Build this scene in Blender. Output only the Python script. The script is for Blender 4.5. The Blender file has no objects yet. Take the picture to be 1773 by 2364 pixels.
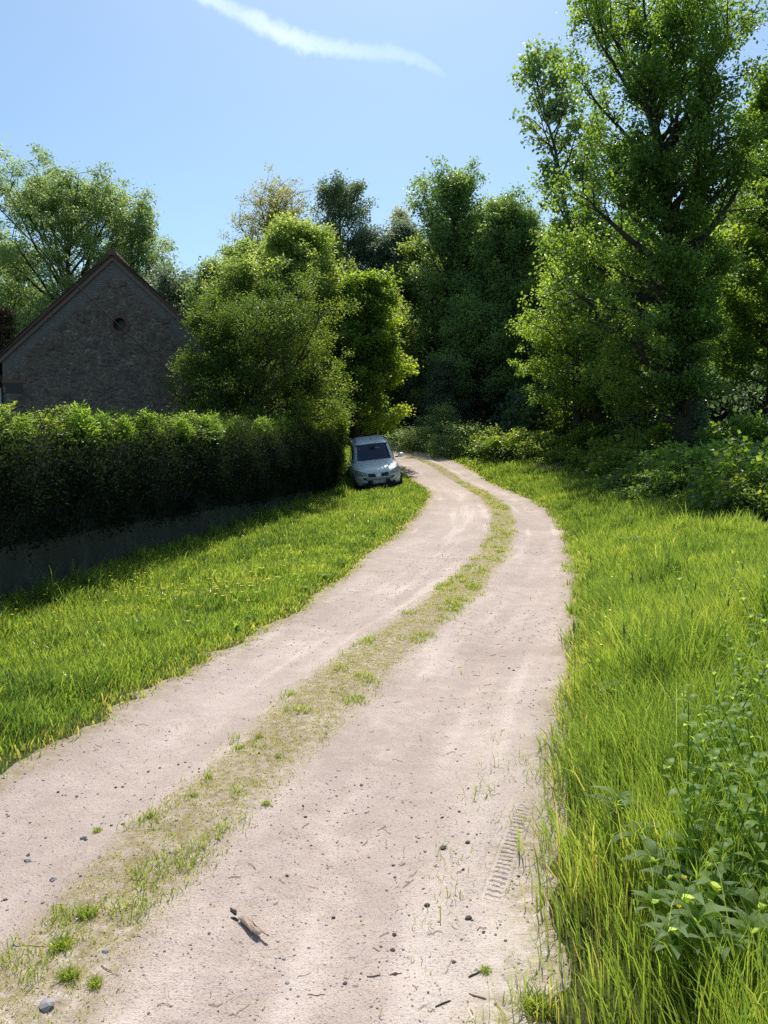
import bpy, bmesh, math
import numpy as np
from mathutils import Vector, Matrix, Euler

R = math.radians
sc = bpy.context.scene
col = sc.collection
F_PX, CX, CY, HOR = 1775.0, 886.5, 1182.0, 1050.0     # photograph's lens in its own pixels
PITCH = math.atan((CY - HOR) / F_PX)
EYE = 1.6
K = 1773.0 / 1659.0
SUN_AZ, SUN_EL = R(2.5), R(56.0)

# ------------------------------------------------------------------ helpers
def at(px, py, Y):
    """pixel (in the 1659-wide view) at world depth Y -> world x, z"""
    a = (px * K - CX) / F_PX
    b = -(py * K - CY) / F_PX
    cp, sp = math.cos(PITCH), math.sin(PITCH)
    dy = cp + b * sp
    dz = -sp + b * cp
    t = Y / dy
    return a * t, EYE + dz * t

def tag(o, label=None, cat=None, group=None, kind=None):
    if label: o['label'] = label
    if cat: o['category'] = cat
    if group: o['group'] = group
    if kind: o['kind'] = kind
    return o

def empty(name, loc=(0, 0, 0), rz=0.0):
    o = bpy.data.objects.new(name, None)
    o.empty_display_size = 0.2
    col.objects.link(o)
    o.location = loc
    o.rotation_euler = (0, 0, rz)
    return o

def link(name, me, parent=None):
    o = bpy.data.objects.new(name, me)
    col.objects.link(o)
    if parent is not None: o.parent = parent
    return o

def np_mesh(name, V, faces, mats, attrs=None, smooth=False, mat_idx=None):
    """faces: list of int arrays (n,k)"""
    me = bpy.data.meshes.new(name)
    V = np.asarray(V, dtype=np.float32)
    faces = [np.asarray(f, dtype=np.int32) for f in faces if len(f)]
    loops = np.concatenate([f.ravel() for f in faces])
    sizes = np.concatenate([np.full(len(f), f.shape[1], dtype=np.int32) for f in faces])
    starts = np.concatenate([[0], np.cumsum(sizes)[:-1]]).astype(np.int32)
    me.vertices.add(len(V)); me.vertices.foreach_set('co', V.ravel())
    me.loops.add(len(loops)); me.loops.foreach_set('vertex_index', loops)
    me.polygons.add(len(sizes)); me.polygons.foreach_set('loop_start', starts)
    try: me.polygons.foreach_set('loop_total', sizes)
    except Exception: pass
    me.polygons.foreach_set('use_smooth', np.full(len(sizes), smooth, dtype=bool))
    if mat_idx is not None: me.polygons.foreach_set('material_index', np.asarray(mat_idx, dtype=np.int32))
    for m in (mats if isinstance(mats, (list, tuple)) else [mats]): me.materials.append(m)
    for k, v in (attrs or {}).items():
        a = me.attributes.new(k, 'FLOAT', 'POINT')
        a.data.foreach_set('value', np.asarray(v, dtype=np.float32))
    me.update(calc_edges=True)
    return me

def bm_mesh(name, bm, mat, smooth=False):
    bmesh.ops.recalc_face_normals(bm, faces=bm.faces[:])
    me = bpy.data.meshes.new(name)
    bm.to_mesh(me); bm.free()
    for m in (mat if isinstance(mat, (list, tuple)) else [mat]): me.materials.append(m)
    if smooth:
        for p in me.polygons: p.use_smooth = True
    return me

def bx(bm, x0, x1, y0, y1, z0, z1, bevel=0.0):
    vs = [bm.verts.new(p) for p in [(x0,y0,z0),(x1,y0,z0),(x1,y1,z0),(x0,y1,z0),(x0,y0,z1),(x1,y0,z1),(x1,y1,z1),(x0,y1,z1)]]
    fs = [bm.faces.new([vs[i] for i in q]) for q in [(0,1,2,3),(4,5,6,7),(0,1,5,4),(1,2,6,5),(2,3,7,6),(3,0,4,7)]]
    if bevel:
        es = list({e for f in fs for e in f.edges})
        bmesh.ops.bevel(bm, geom=es, offset=bevel, segments=2, affect='EDGES')

def tube(pts, rad, sides=6):
    pts = np.asarray(pts, float); rad = np.asarray(rad, float)
    T = np.gradient(pts, axis=0); T /= np.linalg.norm(T, axis=1)[:, None] + 1e-9
    ref = np.array([0.3, 0.9, 0.2]) if abs(T[0, 2]) > .8 else np.array([0, 0, 1.0])
    A = np.cross(T, ref); A /= np.linalg.norm(A, axis=1)[:, None] + 1e-9
    B = np.cross(T, A)
    th = np.arange(sides) / sides * 2 * np.pi
    V = pts[:, None] + rad[:, None, None] * (A[:, None] * np.cos(th)[None, :, None] + B[:, None] * np.sin(th)[None, :, None])
    n = len(pts)
    i, j = np.meshgrid(np.arange(n - 1), np.arange(sides), indexing='ij')
    j2 = (j + 1) % sides
    Q = np.stack([i * sides + j, i * sides + j2, (i + 1) * sides + j2, (i + 1) * sides + j], -1).reshape(-1, 4)
    return V.reshape(-1, 3), Q

class Acc:
    def __init__(s): s.V = []; s.Q = []; s.T = []; s.n = 0
    def add(s, V, Q=None, T=None):
        if Q is not None and len(Q): s.Q.append(np.asarray(Q) + s.n)
        if T is not None and len(T): s.T.append(np.asarray(T) + s.n)
        s.V.append(V); s.n += len(V)
    def faces(s):
        return ([np.concatenate(s.Q)] if s.Q else []) + ([np.concatenate(s.T)] if s.T else [])
    def verts(s): return np.concatenate(s.V)

_rt = np.random.default_rng(99).random((256, 256))
def vnoise(x, y, f=1.0, seed=0):
    x = np.asarray(x) * f + seed * 17.31 + 1000; y = np.asarray(y) * f + seed * 7.77 + 1000
    xi = np.floor(x).astype(int); yi = np.floor(y).astype(int)
    fx = x - xi; fy = y - yi
    fx = fx * fx * (3 - 2 * fx); fy = fy * fy * (3 - 2 * fy)
    g = lambda a, b: _rt[a & 255, b & 255]
    return (g(xi, yi) * (1 - fx) + g(xi + 1, yi) * fx) * (1 - fy) + (g(xi, yi + 1) * (1 - fx) + g(xi + 1, yi + 1) * fx) * fy
def fbm(x, y, f=1.0, seed=0, o=3):
    s = 0; a = 1; t = 0
    for k in range(o):
        s = s + a * vnoise(x, y, f, seed + k * 3); t += a; a *= .5; f *= 2.03
    return s / t
def sstep(x, a, b):
    t = np.clip((np.asarray(x) - a) / (b - a), 0, 1)
    return t * t * (3 - 2 * t)
def unit(v): return v / (np.linalg.norm(v, axis=-1, keepdims=True) + 1e-9)

# ------------------------------------------------------------------ the lie of the land
_C = np.array([(-2.6,-3.5),(-1.75,-.5),(-1.3,1.0),(-1.02,2.2),(-.9,3.0),(-.62,4.0),(-.2,5.6),(.32,7.3),(.95,9.2),(1.66,11.9),(2.4,15.4),(2.85,19.2),(3.0,24.0),(2.65,29.0),
               (1.7,34.0),(0.1,37.4),(-2.6,39.8),(-6.5,41.4),(-12,42.4),(-22,43.2),(-40,44)])
_WL = np.array([1.2,1.2,1.2,1.2,1.18,1.18,1.2,1.25,1.55,1.85,1.95,1.85,1.5,1.6,1.6,1.5,1.4,1.4,1.4,1.4,1.4])
_WR = np.array([1.45,1.45,1.45,1.45,1.5,1.5,1.52,1.5,1.3,1.2,1.1,1.15,1.0,1.1,1.2,1.2,1.3,1.3,1.3,1.3,1.3])
def _smooth_path():
    # Catmull-Rom
    P = np.vstack([2 * _C[0] - _C[1], _C, 2 * _C[-1] - _C[-2]])
    out = []; wl = []; wr = []
    for i in range(len(_C) - 1):
        p0, p1, p2, p3 = P[i:i + 4]
        n = 6
        for t in np.arange(n) / n:
            out.append(.5 * ((2 * p1) + (-p0 + p2) * t + (2 * p0 - 5 * p1 + 4 * p2 - p3) * t * t + (-p0 + 3 * p1 - 3 * p2 + p3) * t ** 3))
            wl.append(_WL[i] * (1 - t) + _WL[i + 1] * t); wr.append(_WR[i] * (1 - t) + _WR[i + 1] * t)
    out.append(_C[-1]); wl.append(_WL[-1]); wr.append(_WR[-1])
    return np.array(out), np.array(wl), np.array(wr)
PATH, PWL, PWR = _smooth_path()
PSEG = np.diff(PATH, axis=0); PLEN = np.linalg.norm(PSEG, axis=1); PS = np.concatenate([[0], np.cumsum(PLEN)])

def track(x, y):
    """arc position s, signed offset u (+ right), widths"""
    x = np.atleast_1d(np.asarray(x, float)); y = np.atleast_1d(np.asarray(y, float))
    S = np.empty_like(x); U = np.empty_like(x)
    for c in range(0, len(x), 40000):
        X = x[c:c + 40000, None]; Y = y[c:c + 40000, None]
        rx = X - PATH[None, :-1, 0]; ry = Y - PATH[None, :-1, 1]
        t = np.clip((rx * PSEG[:, 0] + ry * PSEG[:, 1]) / PLEN ** 2, 0, 1)
        dx = rx - t * PSEG[:, 0]; dy = ry - t * PSEG[:, 1]
        d2 = dx * dx + dy * dy
        k = np.argmin(d2, 1); i = np.arange(len(k))
        cr = PSEG[k, 0] * ry[i, k] - PSEG[k, 1] * rx[i, k]
        U[c:c + 40000] = np.sqrt(d2[i, k]) * np.where(cr > 0, -1, 1)
        S[c:c + 40000] = PS[k] + t[i, k] * PLEN[k]
    return S, U, np.interp(S, PS, PWL), np.interp(S, PS, PWR)

def gz(x, y, tr=None):
    x = np.atleast_1d(np.asarray(x, float)); y = np.atleast_1d(np.asarray(y, float))
    S, U, wl, wr = tr if tr is not None else track(x, y)
    def ramp(v, w): 
        v = np.clip(v, 0, None); return np.where(v < w, v * v / (2 * w), v - w / 2)
    z = .033 * ramp(y - 8, 6) + .10 * ramp(y - 26.3, 3) - .13 * ramp(y - 41, 6)
    r = np.clip(U - wr, 0, None); l = np.clip(-U - wl, 0, None)
    z = z + .13 * np.minimum(ramp(r - .3, 1.0), 9) + .02 * fbm(x, y, 1.3, 5) * sstep(r, 0, .6)
    z = z - .11 * np.minimum(ramp(l, .6), 2.6)
    z = z + .05 * (fbm(x, y, .35, 2) - .5)
    z = z - .13 * np.exp(-((x + 1.35) / .55) ** 2 - ((y - 29.0) / 2.6) ** 2)
    return z
def gz1(x, y): return float(gz(x, y)[0])
def ground_hit(px, py):
    """where the line of sight through a pixel of the photograph meets the ground"""
    ts = np.linspace(1.5, 60, 2400)
    pts = np.array([at(px, py, t) for t in ts])
    g = gz(pts[:, 0], ts)
    i = np.argmax(pts[:, 1] < g)
    if pts[i, 1] >= g[i]: i = len(ts) - 1
    return float(pts[i, 0]), float(ts[i]), float(g[i])

# wall line (front face)
W0 = np.array([-6.2, -1.6]); W1 = np.array([-1.62, 26.2])
WD = (W1 - W0) / np.linalg.norm(W1 - W0); WN = np.array([WD[1], -WD[0]])     # WN points to the track
WLEN = np.linalg.norm(W1 - W0)
def wall_side(x, y): return (x - W0[0]) * WN[0] + (y - W0[1]) * WN[1]        # >0 on the track's side

# ------------------------------------------------------------------ materials
def mat(name):
    m = bpy.data.materials.new(name); m.use_nodes = True
    nt = m.node_tree; nt.nodes.clear()
    return m, nt
class N:
    def __init__(s, nt): s.nt = nt
    def __call__(s, typ, ins=None, **kw):
        n = s.nt.nodes.new(typ)
        for k, v in kw.items(): setattr(n, k, v)
        for k, v in (ins or {}).items():
            if hasattr(v, 'is_linked') or isinstance(v, bpy.types.NodeSocket): s.nt.links.new(v, n.inputs[k])
            else: n.inputs[k].default_value = v
        return n
    def ramp(s, fac, stops, interp='LINEAR'):
        n = s.nt.nodes.new('ShaderNodeValToRGB'); n.color_ramp.interpolation = interp
        e = n.color_ramp.elements
        while len(e) < len(stops): e.new(0.5)
        for i, (p, c) in enumerate(stops):
            e[i].position = p; e[i].color = (*c, 1) if len(c) == 3 else c
        s.nt.links.new(fac, n.inputs[0]); return n.outputs[0]
    def mix(s, f, a, b, mode='MIX'):
        n = s.nt.nodes.new('ShaderNodeMix'); n.data_type = 'RGBA'; n.blend_type = mode
        for i, v in ((0, f), (6, a), (7, b)):
            if isinstance(v, bpy.types.NodeSocket): s.nt.links.new(v, n.inputs[i])
            elif i == 0: n.inputs[i].default_value = v
            else: n.inputs[i].default_value = (*v, 1)
        return n.outputs[2]
    def math(s, op, a, b=None, c=None, clamp=False):
        n = s.nt.nodes.new('ShaderNodeMath'); n.operation = op; n.use_clamp = clamp
        for i, v in enumerate((a, b, c)):
            if v is None: continue
            if isinstance(v, bpy.types.NodeSocket): s.nt.links.new(v, n.inputs[i])
            else: n.inputs[i].default_value = v
        return n.outputs[0]
    def attr(s, name):
        n = s.nt.nodes.new('ShaderNodeAttribute'); n.attribute_name = name; return n.outputs['Fac']
    def noise(s, vec, scale, detail=4, rough=.55, out=0):
        n = s.nt.nodes.new('ShaderNodeTexNoise'); n.inputs['Scale'].default_value = scale
        n.inputs['Detail'].default_value = detail; n.inputs['Roughness'].default_value = rough
        s.nt.links.new(vec, n.inputs['Vector']); return n.outputs[out]
    def obj(s): return s.nt.nodes.new('ShaderNodeTexCoord').outputs['Object']
    def out(s, sh, disp=None):
        o = s.nt.nodes.new('ShaderNodeOutputMaterial'); s.nt.links.new(sh, o.inputs[0])
    def bump(s, h, strength=.5, dist=.02):
        n = s.nt.nodes.new('ShaderNodeBump'); n.inputs['Strength'].default_value = strength
        n.inputs['Distance'].default_value = dist; s.nt.links.new(h, n.inputs['Height']); return n.outputs[0]

def leaf_mat(name, stops, tcol, trans=.45, rough=.42, spec=.35):
    """stops: base colours by tint; tcol: multiplies into the light shining through"""
    m, nt = mat(name); n = N(nt)
    c = n.ramp(n.attr('tint'), stops)
    p = n('ShaderNodeBsdfPrincipled', {'Base Color': c, 'Roughness': rough, 'Specular IOR Level': spec})
    tc = n.mix(1.0, c, tcol, 'MULTIPLY')
    t = n('ShaderNodeBsdfTranslucent', {'Color': tc})
    s = n('ShaderNodeMixShader', {0: trans, 1: p.outputs[0], 2: t.outputs[0]})
    n.out(s.outputs[0]); return m

def plain(name, c, rough=.6, metal=0.0, spec=.5, noise=0.0, nscale=20, coat=0.0):
    m, nt = mat(name); n = N(nt)
    base = (*c, 1)
    if noise:
        f = n.noise(n.obj(), nscale, 5)
        base = n.mix(f, tuple(v * (1 - noise) for v in c), tuple(min(1, v * (1 + noise)) for v in c))
    p = n('ShaderNodeBsdfPrincipled', {'Base Color': base, 'Roughness': rough, 'Metallic': metal, 'Specular IOR Level': spec, 'Coat Weight': coat})
    n.out(p.outputs[0]); return m

def bark_mat(name, c0, c1, sc_=6):
    m, nt = mat(name); n = N(nt)
    mp = n('ShaderNodeMapping', {'Vector': n.obj(), 'Scale': (1, 1, .18)}).outputs[0]
    f = n.noise(mp, sc_ * 2.5, 6, .65); g = n.noise(n.obj(), 1.3, 3)
    c = n.ramp(f, [(.3, c0), (.7, c1)])
    c = n.mix(n.math('MULTIPLY', g, .5), c, (.05, .07, .035))
    p = n('ShaderNodeBsdfPrincipled', {'Base Color': c, 'Roughness': .9, 'Specular IOR Level': .2, 'Normal': n.bump(f, .7, .03)})
    n.out(p.outputs[0]); return m

M = {}
TY = (4.9, 4.4, 1.9)   # sunlight passing through a leaf comes out yellow-green
BOOST = {'hedge': .9, 'dark': 1.7, 'comfrey': 1.2, 'brown': 1.2, 'weed': 1.6, 'robinia': 1.02, 'oak': 1.8, 'maple': 1.55, 'bramble': 1.6, 'poplar': 2.8, 'pine': 2.5, 'oakleft': 1.8}  # leaf colour gains; the raised ones stand in for veiling glare
def lm(name, dark, mid, light, k=1.0, trans=.5, rough=.42, spec=.35, ty=TY):
    g_ = BOOST.get(name, 1.85)
    sc3 = lambda c: tuple(v * g_ for v in c)
    M[name] = leaf_mat('leaf_' + name, [(0, sc3(dark)), (.55, sc3(mid)), (1, sc3(light))], tuple(v * k / g_ * min(g_, 1.8) for v in ty), trans, rough, spec)
lm('oak', (.026, .050, .012), (.046, .080, .018), (.085, .125, .026), .95, .48, .38, .5)
lm('oakleft', (.026, .050, .012), (.050, .084, .018), (.10, .14, .024), 1.05, .5, .38, .5)
lm('poplar', (.040, .066, .030), (.066, .098, .034), (.11, .145, .052), .85, .45, .36, .5, ty=(4.6, 4.3, 2.1))
lm('ash', (.050, .072, .036), (.078, .104, .050), (.13, .155, .07), .95, .5, .4, .45, ty=(4.3, 4.2, 2.4))
lm('lime', (.046, .068, .024), (.074, .102, .034), (.135, .16, .05), .95, .5, .4, .4, ty=(4.6, 4.3, 2.0))
lm('maple', (.030, .056, .012), (.055, .092, .020), (.12, .155, .025))
lm('robinia', (.028, .055, .012), (.052, .090, .018), (.12, .16, .025))
lm('pale', (.085, .092, .045), (.125, .130, .062), (.19, .185, .09), .75, .45, .42, .45, ty=(4.4, 4.1, 2.6))
lm('pine', (.042, .060, .034), (.060, .082, .046), (.09, .115, .065), .8, .4, .4, .5, ty=(3.8, 3.8, 2.8))
lm('grey', (.055, .074, .050), (.08, .102, .07), (.12, .142, .10), .7, .4, .4, .45, ty=(3.8, 3.9, 2.8))
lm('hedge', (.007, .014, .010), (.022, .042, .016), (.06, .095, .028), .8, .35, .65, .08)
lm('bramble', (.034, .064, .014), (.07, .110, .022), (.15, .18, .03), .78, .42, .4, .45)
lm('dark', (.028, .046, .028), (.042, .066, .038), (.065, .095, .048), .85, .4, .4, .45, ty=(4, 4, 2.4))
lm('brown', (.05, .035, .022), (.08, .055, .03), (.11, .075, .04), .35, .3)
lm('weed', (.045, .085, .018), (.075, .125, .022), (.12, .17, .035), .95, .45, .5, .3)
lm('comfrey', (.085, .13, .05), (.115, .165, .07), (.16, .21, .10), 1.05, .5, .55, .3)
lm('dry', (.16, .11, .07), (.25, .19, .12), (.36, .29, .2), .2, .2, .7, .2)
M['bark'] = bark_mat('bark_dark', (.035, .028, .022), (.10, .085, .068))
M['bark_grey'] = bark_mat('bark_grey', (.05, .046, .04), (.13, .12, .105))
M['twig'] = plain('twig_brown', (.10, .075, .05), .85, noise=.4)

def grass_mat():
    m, nt = mat('grass_blade'); n = N(nt)
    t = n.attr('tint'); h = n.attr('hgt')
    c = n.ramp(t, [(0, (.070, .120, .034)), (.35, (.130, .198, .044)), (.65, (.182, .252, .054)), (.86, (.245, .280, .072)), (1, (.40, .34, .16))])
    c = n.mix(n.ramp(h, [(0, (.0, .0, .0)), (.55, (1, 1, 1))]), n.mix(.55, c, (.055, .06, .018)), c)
    p = n('ShaderNodeBsdfPrincipled', {'Base Color': c, 'Roughness': .33, 'Specular IOR Level': .5})
    tc = n.mix(1.0, c, (3.05, 2.95, 1.35), 'MULTIPLY')
    tr = n('ShaderNodeBsdfTranslucent', {'Color': tc})
    s = n('ShaderNodeMixShader', {0: .5, 1: p.outputs[0], 2: tr.outputs[0]})
    n.out(s.outputs[0]); return m
M['grass'] = grass_mat()

def ground_mat():
    m, nt = mat('verge_soil'); n = N(nt)
    o = n.obj()
    f = n.noise(o, 3.0, 6, .6); g = n.noise(o, 40, 4)
    c = n.ramp(f, [(.3, (.05, .062, .018)), (.55, (.075, .085, .024)), (.75, (.12, .10, .05))])
    c = n.mix(n.math('MULTIPLY', g, .6), c, (.03, .035, .012))
    p = n('ShaderNodeBsdfPrincipled', {'Base Color': c, 'Roughness': .95, 'Specular IOR Level': .1, 'Normal': n.bump(g, .6, .03)})
    n.out(p.outputs[0]); return m
M['ground'] = ground_mat()

def road_mat(name='track_dirt'):
    m, nt = mat(name); n = N(nt)
    o = n.obj()
    big = n.noise(o, .9, 4, .5); med = n.noise(o, 6, 5, .6); fine = n.noise(o, 130, 3, .7); grit = n.noise(o, 330, 2, .6)
    strip = n.attr('strip'); wear = n.attr('wear'); streak = n.attr('streak')
    c = n.ramp(med, [(.25, (.52, .41, .34)), (.5, (.625, .50, .42)), (.75, (.71, .585, .50))])
    c = n.mix(n.math('MULTIPLY', n.ramp(big, [(.45, (0, 0, 0)), (.62, (1, 1, 1))]), .45), c, (.43, .33, .27))
    c = n.mix(n.math('MULTIPLY', wear, .55), c, (.72, .61, .53))
    c = n.mix(n.ramp(fine, [(.36, (.75, .75, .75)), (.455, (0, 0, 0))]), c, (.20, .155, .125))
    c = n.mix(n.ramp(fine, [(.60, (0, 0, 0)), (.70, (.55, .55, .55))]), c, (.66, .58, .52))
    crumb = n.noise(o, 58, 4, .75)
    c = n.mix(n.math('MULTIPLY', n.ramp(crumb, [(.30, (.6, .6, .6)), (.41, (0, 0, 0))]), n.ramp(med, [(.35, (1, 1, 1)), (.6, (.3, .3, .3))])), c, (.27, .21, .175))
    c = n.mix(n.ramp(crumb, [(.62, (0, 0, 0)), (.72, (.5, .5, .5))]), c, (.80, .70, .63))
    c = n.mix(n.ramp(grit, [(.33, (.3, .3, .3)), (.44, (0, 0, 0))]), c, (.22, .15, .13))
    c = n.mix(n.ramp(streak, [(.40, (0, 0, 0)), (.62, (.36, .36, .36))]), c, (.42, .335, .285))
    c = n.mix(n.ramp(streak, [(.28, (.4, .4, .4)), (.42, (0, 0, 0))]), c, (.80, .68, .59))
    moss = n.ramp(n.noise(o, 22, 5, .65), [(.35, (.27, .20, .12)), (.55, (.31, .26, .10)), (.75, (.22, .22, .06))])
    sm = n.math('MULTIPLY', strip, n.ramp(n.noise(o, 17, 6, .7), [(.36, (.05, .05, .05)), (.58, (1, 1, 1))]), clamp=True)
    c = n.mix(n.math('MULTIPLY', sm, .85), c, moss)
    hgt = n.math('ADD', n.math('ADD', n.math('MULTIPLY', fine, .6), n.math('MULTIPLY', crumb, .7)), n.math('ADD', n.math('MULTIPLY', grit, .3), med))
    p = n('ShaderNodeBsdfPrincipled', {'Base Color': c, 'Roughness': .95, 'Specular IOR Level': .15, 'Normal': n.bump(hgt, .75, .012)})
    n.out(p.outputs[0]); return m
M['road'] = road_mat()

# ------------------------------------------------------------------ ground and track
def axis(lo, a, b, hi, step, grow=1.35):
    v = list(np.arange(a, b + 1e-6, step)); s = step; x = b
    while x < hi: s *= grow; x += s; v.append(x)
    s = step; x = a; w = []
    while x > lo: s *= grow; x -= s; w.append(x)
    return np.array(w[::-1] + v)
gx = axis(-500, -14, 16, 500, .22); gy = axis(-300, -2, 48, 900, .22)
X, Y = np.meshgrid(gx, gy); xf, yf = X.ravel(), Y.ravel()
tr = track(xf, yf)
zf = gz(xf, yf, tr)
S, U, wl, wr = tr
inside = np.minimum(U + wl, wr - U)
zf = zf - .06 * sstep(inside, -.02, .25) - .004
ni, nj = X.shape
i, j = np.meshgrid(np.arange(ni - 1), np.arange(nj - 1), indexing='ij')
q = np.stack([i * nj + j, i * nj + j + 1, (i + 1) * nj + j + 1, (i + 1) * nj + j], -1).reshape(-1, 4)
g = link('ground', np_mesh('ground', np.stack([xf, yf, zf], 1), [q], M['ground'], smooth=True))
tag(g, kind='structure')

def road_z(x, y):
    tr = track(x, y); S, U, wl, wr = tr
    z = gz(x, y, tr)
    cl = -wl * .56; cr_ = wr * .55
    z = z - .045 * np.exp(-((U - cl) / .30) ** 2) - .045 * np.exp(-((U - cr_) / .32) ** 2) + .02 * np.exp(-(U / .25) ** 2)
    z = z + .016 * (fbm(x, y, 3.2, 11) - .5) + .007 * (fbm(x, y, 14, 12) - .5) + .0045 * (vnoise(x, y, 48, 13) - .5)
    e = np.minimum(U + wl, wr - U)
    return z + .004, tr, e
ss = [0.0]
while ss[-1] < PS[-1] - .05:
    yy = np.interp(ss[-1], PS, PATH[:, 1]); d = max(1.0, yy)
    ss.append(ss[-1] + np.clip(.0048 * d, .012, .22))
ss = np.array(ss); ss = ss[ss < PS[-1]]
CXY = np.stack([np.interp(ss, PS, PATH[:, 0]), np.interp(ss, PS, PATH[:, 1])], 1)
TT = unit(np.gradient(CXY, axis=0))
kk = np.ones(25) / 25
TT = unit(np.stack([np.convolve(np.pad(TT[:, c], 12, mode='edge'), kk, 'valid') for c in (0, 1)], 1))
NN = np.stack([TT[:, 1], -TT[:, 0]], 1)
nu = 190
fr = np.linspace(0, 1, nu)
lo = -(np.interp(ss, PS, PWL) + .4); hi = np.interp(ss, PS, PWR) + .4
UU = lo[:, None] * (1 - fr) + hi[:, None] * fr
XR = (CXY[:, None, 0] + NN[:, None, 0] * UU).ravel(); YR = (CXY[:, None, 1] + NN[:, None, 1] * UU).ravel()
zr, trr, e = road_z(XR, YR)
edge_n = .22 * (fbm(XR, YR, 2.2, 21) - .5) + .10 * (vnoise(XR, YR, 9, 22) - .5)
zr = zr - .075 * sstep(-(e + edge_n), .02, .26)
def track_paint(x, y, t):
    en = .22 * (fbm(x, y, 2.2, 21) - .5) + .10 * (vnoise(x, y, 9, 22) - .5)
    ee = np.minimum(t[1] + t[2], t[3] - t[1])
    sw = .24 + .10 * (fbm(x, y, .9, 23) - .5)
    st = 1 - sstep(np.abs(t[1] + .12 * (fbm(x, y, .8, 24) - .5)), sw * .55, sw * 1.35)
    st = np.maximum(st, .9 * (1 - sstep(ee + en, -.02, .22)))
    we = np.exp(-((t[1] + t[2] * .55) / .3) ** 2) * .5 + np.exp(-((t[1] - t[3] * .9) / .3) ** 2) * 1.3 * (1 - sstep(y, 3.5, 7))
    sk = .6 * fbm(t[0] * .45, t[1] * 7, 1.0, 27) + .4 * fbm(x, y, .7, 28)
    return st, np.clip(we * (.3 + 1.2 * fbm(x, y, 1.1, 25)), 0, 1), sk
strip, wear, streak = track_paint(XR, YR, trr)
i, j = np.meshgrid(np.arange(len(ss) - 1), np.arange(nu - 1), indexing='ij')
q = np.stack([i * nu + j, i * nu + j + 1, (i + 1) * nu + j + 1, (i + 1) * nu + j], -1).reshape(-1, 4)
rd = link('dirt_track', np_mesh('dirt_track', np.stack([XR, YR, zr], 1), [q], M['road'], {'strip': strip, 'wear': wear, 'streak': streak}, smooth=True))
tag(rd, kind='structure')

# tyre print pressed into the right wheel track
a0 = np.array(ground_hit(1030, 1985)[:2]); a1 = np.array(ground_hit(1130, 1712)[:2])
dv = a1 - a0; ln = np.linalg.norm(dv); dv /= ln; pv = np.array([dv[1], -dv[0]])
na, nb = int(ln / .0045), 40
A, B = np.meshgrid(np.linspace(0, ln, na), np.linspace(-.10, .10, nb), indexing='ij')
px_, py_ = (a0[0] + dv[0] * A + pv[0] * B).ravel(), (a0[1] + dv[1] * A + pv[1] * B).ravel()
zt, trt, _ = road_z(px_, py_)
Af, Bf = A.ravel(), B.ravel()
fade = sstep(Af, 0, .2) * (1 - sstep(Af, ln - .35, ln)) * (.55 + .6 * vnoise(px_, py_, 7, 31))
bars = (np.sin(Af / .031 * 2 * np.pi + Bf * 30) > .1) * sstep(Bf, .002, .010) * (1 - sstep(Bf, .052, .062))
line = np.exp(-((Bf + .045) / .006) ** 2) + .6 * np.exp(-((Bf + .085) / .005) ** 2) * (vnoise(px_, py_, 11, 32) > .4) + .8 * np.exp(-((Bf + .008) / .005) ** 2)
small = (np.sin(Af / .019 * 2 * np.pi) > .2) * np.exp(-((Bf + .07) / .012) ** 2)
rim = np.exp(-((Bf - .072) / .012) ** 2) * .006
zt = zt + .004 + fade * (-.020 * bars - .012 * line - .004 * small + rim)
zt = zt - .016 * (1 - sstep(np.minimum(.10 - np.abs(Bf), np.minimum(Af, ln - Af) * .3) + .012 * (vnoise(px_, py_, 30, 33) - .5), 0, .045))
i, j = np.meshgrid(np.arange(na - 1), np.arange(nb - 1), indexing='ij')
q = np.stack([i * nb + j, i * nb + j + 1, (i + 1) * nb + j + 1, (i + 1) * nb + j], -1).reshape(-1, 4)
tp = link('track_tyre_print', np_mesh('track_tyre_print', np.stack([px_, py_, zt], 1), [q], M['road'],
          dict(zip(('strip', 'wear', 'streak'), track_paint(px_, py_, trt))), smooth=True))
tag(tp, kind='structure')

# ------------------------------------------------------------------ grass
def in_view(x, y, m=1.0): return (np.abs(x) < .515 * np.clip(y, 0, None) + m) & (y > 1.0)
CAR_XY = (-.33, 28.9); CAR_RZ = R(6)
def under_car(x, y):
    dx, dy = x - CAR_XY[0], y - CAR_XY[1]
    c, s = math.cos(-CAR_RZ), math.sin(-CAR_RZ)
    lx, ly = dx * c - dy * s, dx * s + dy * c
    return (np.abs(lx) < .80) & (np.abs(ly) < 1.86)

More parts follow.
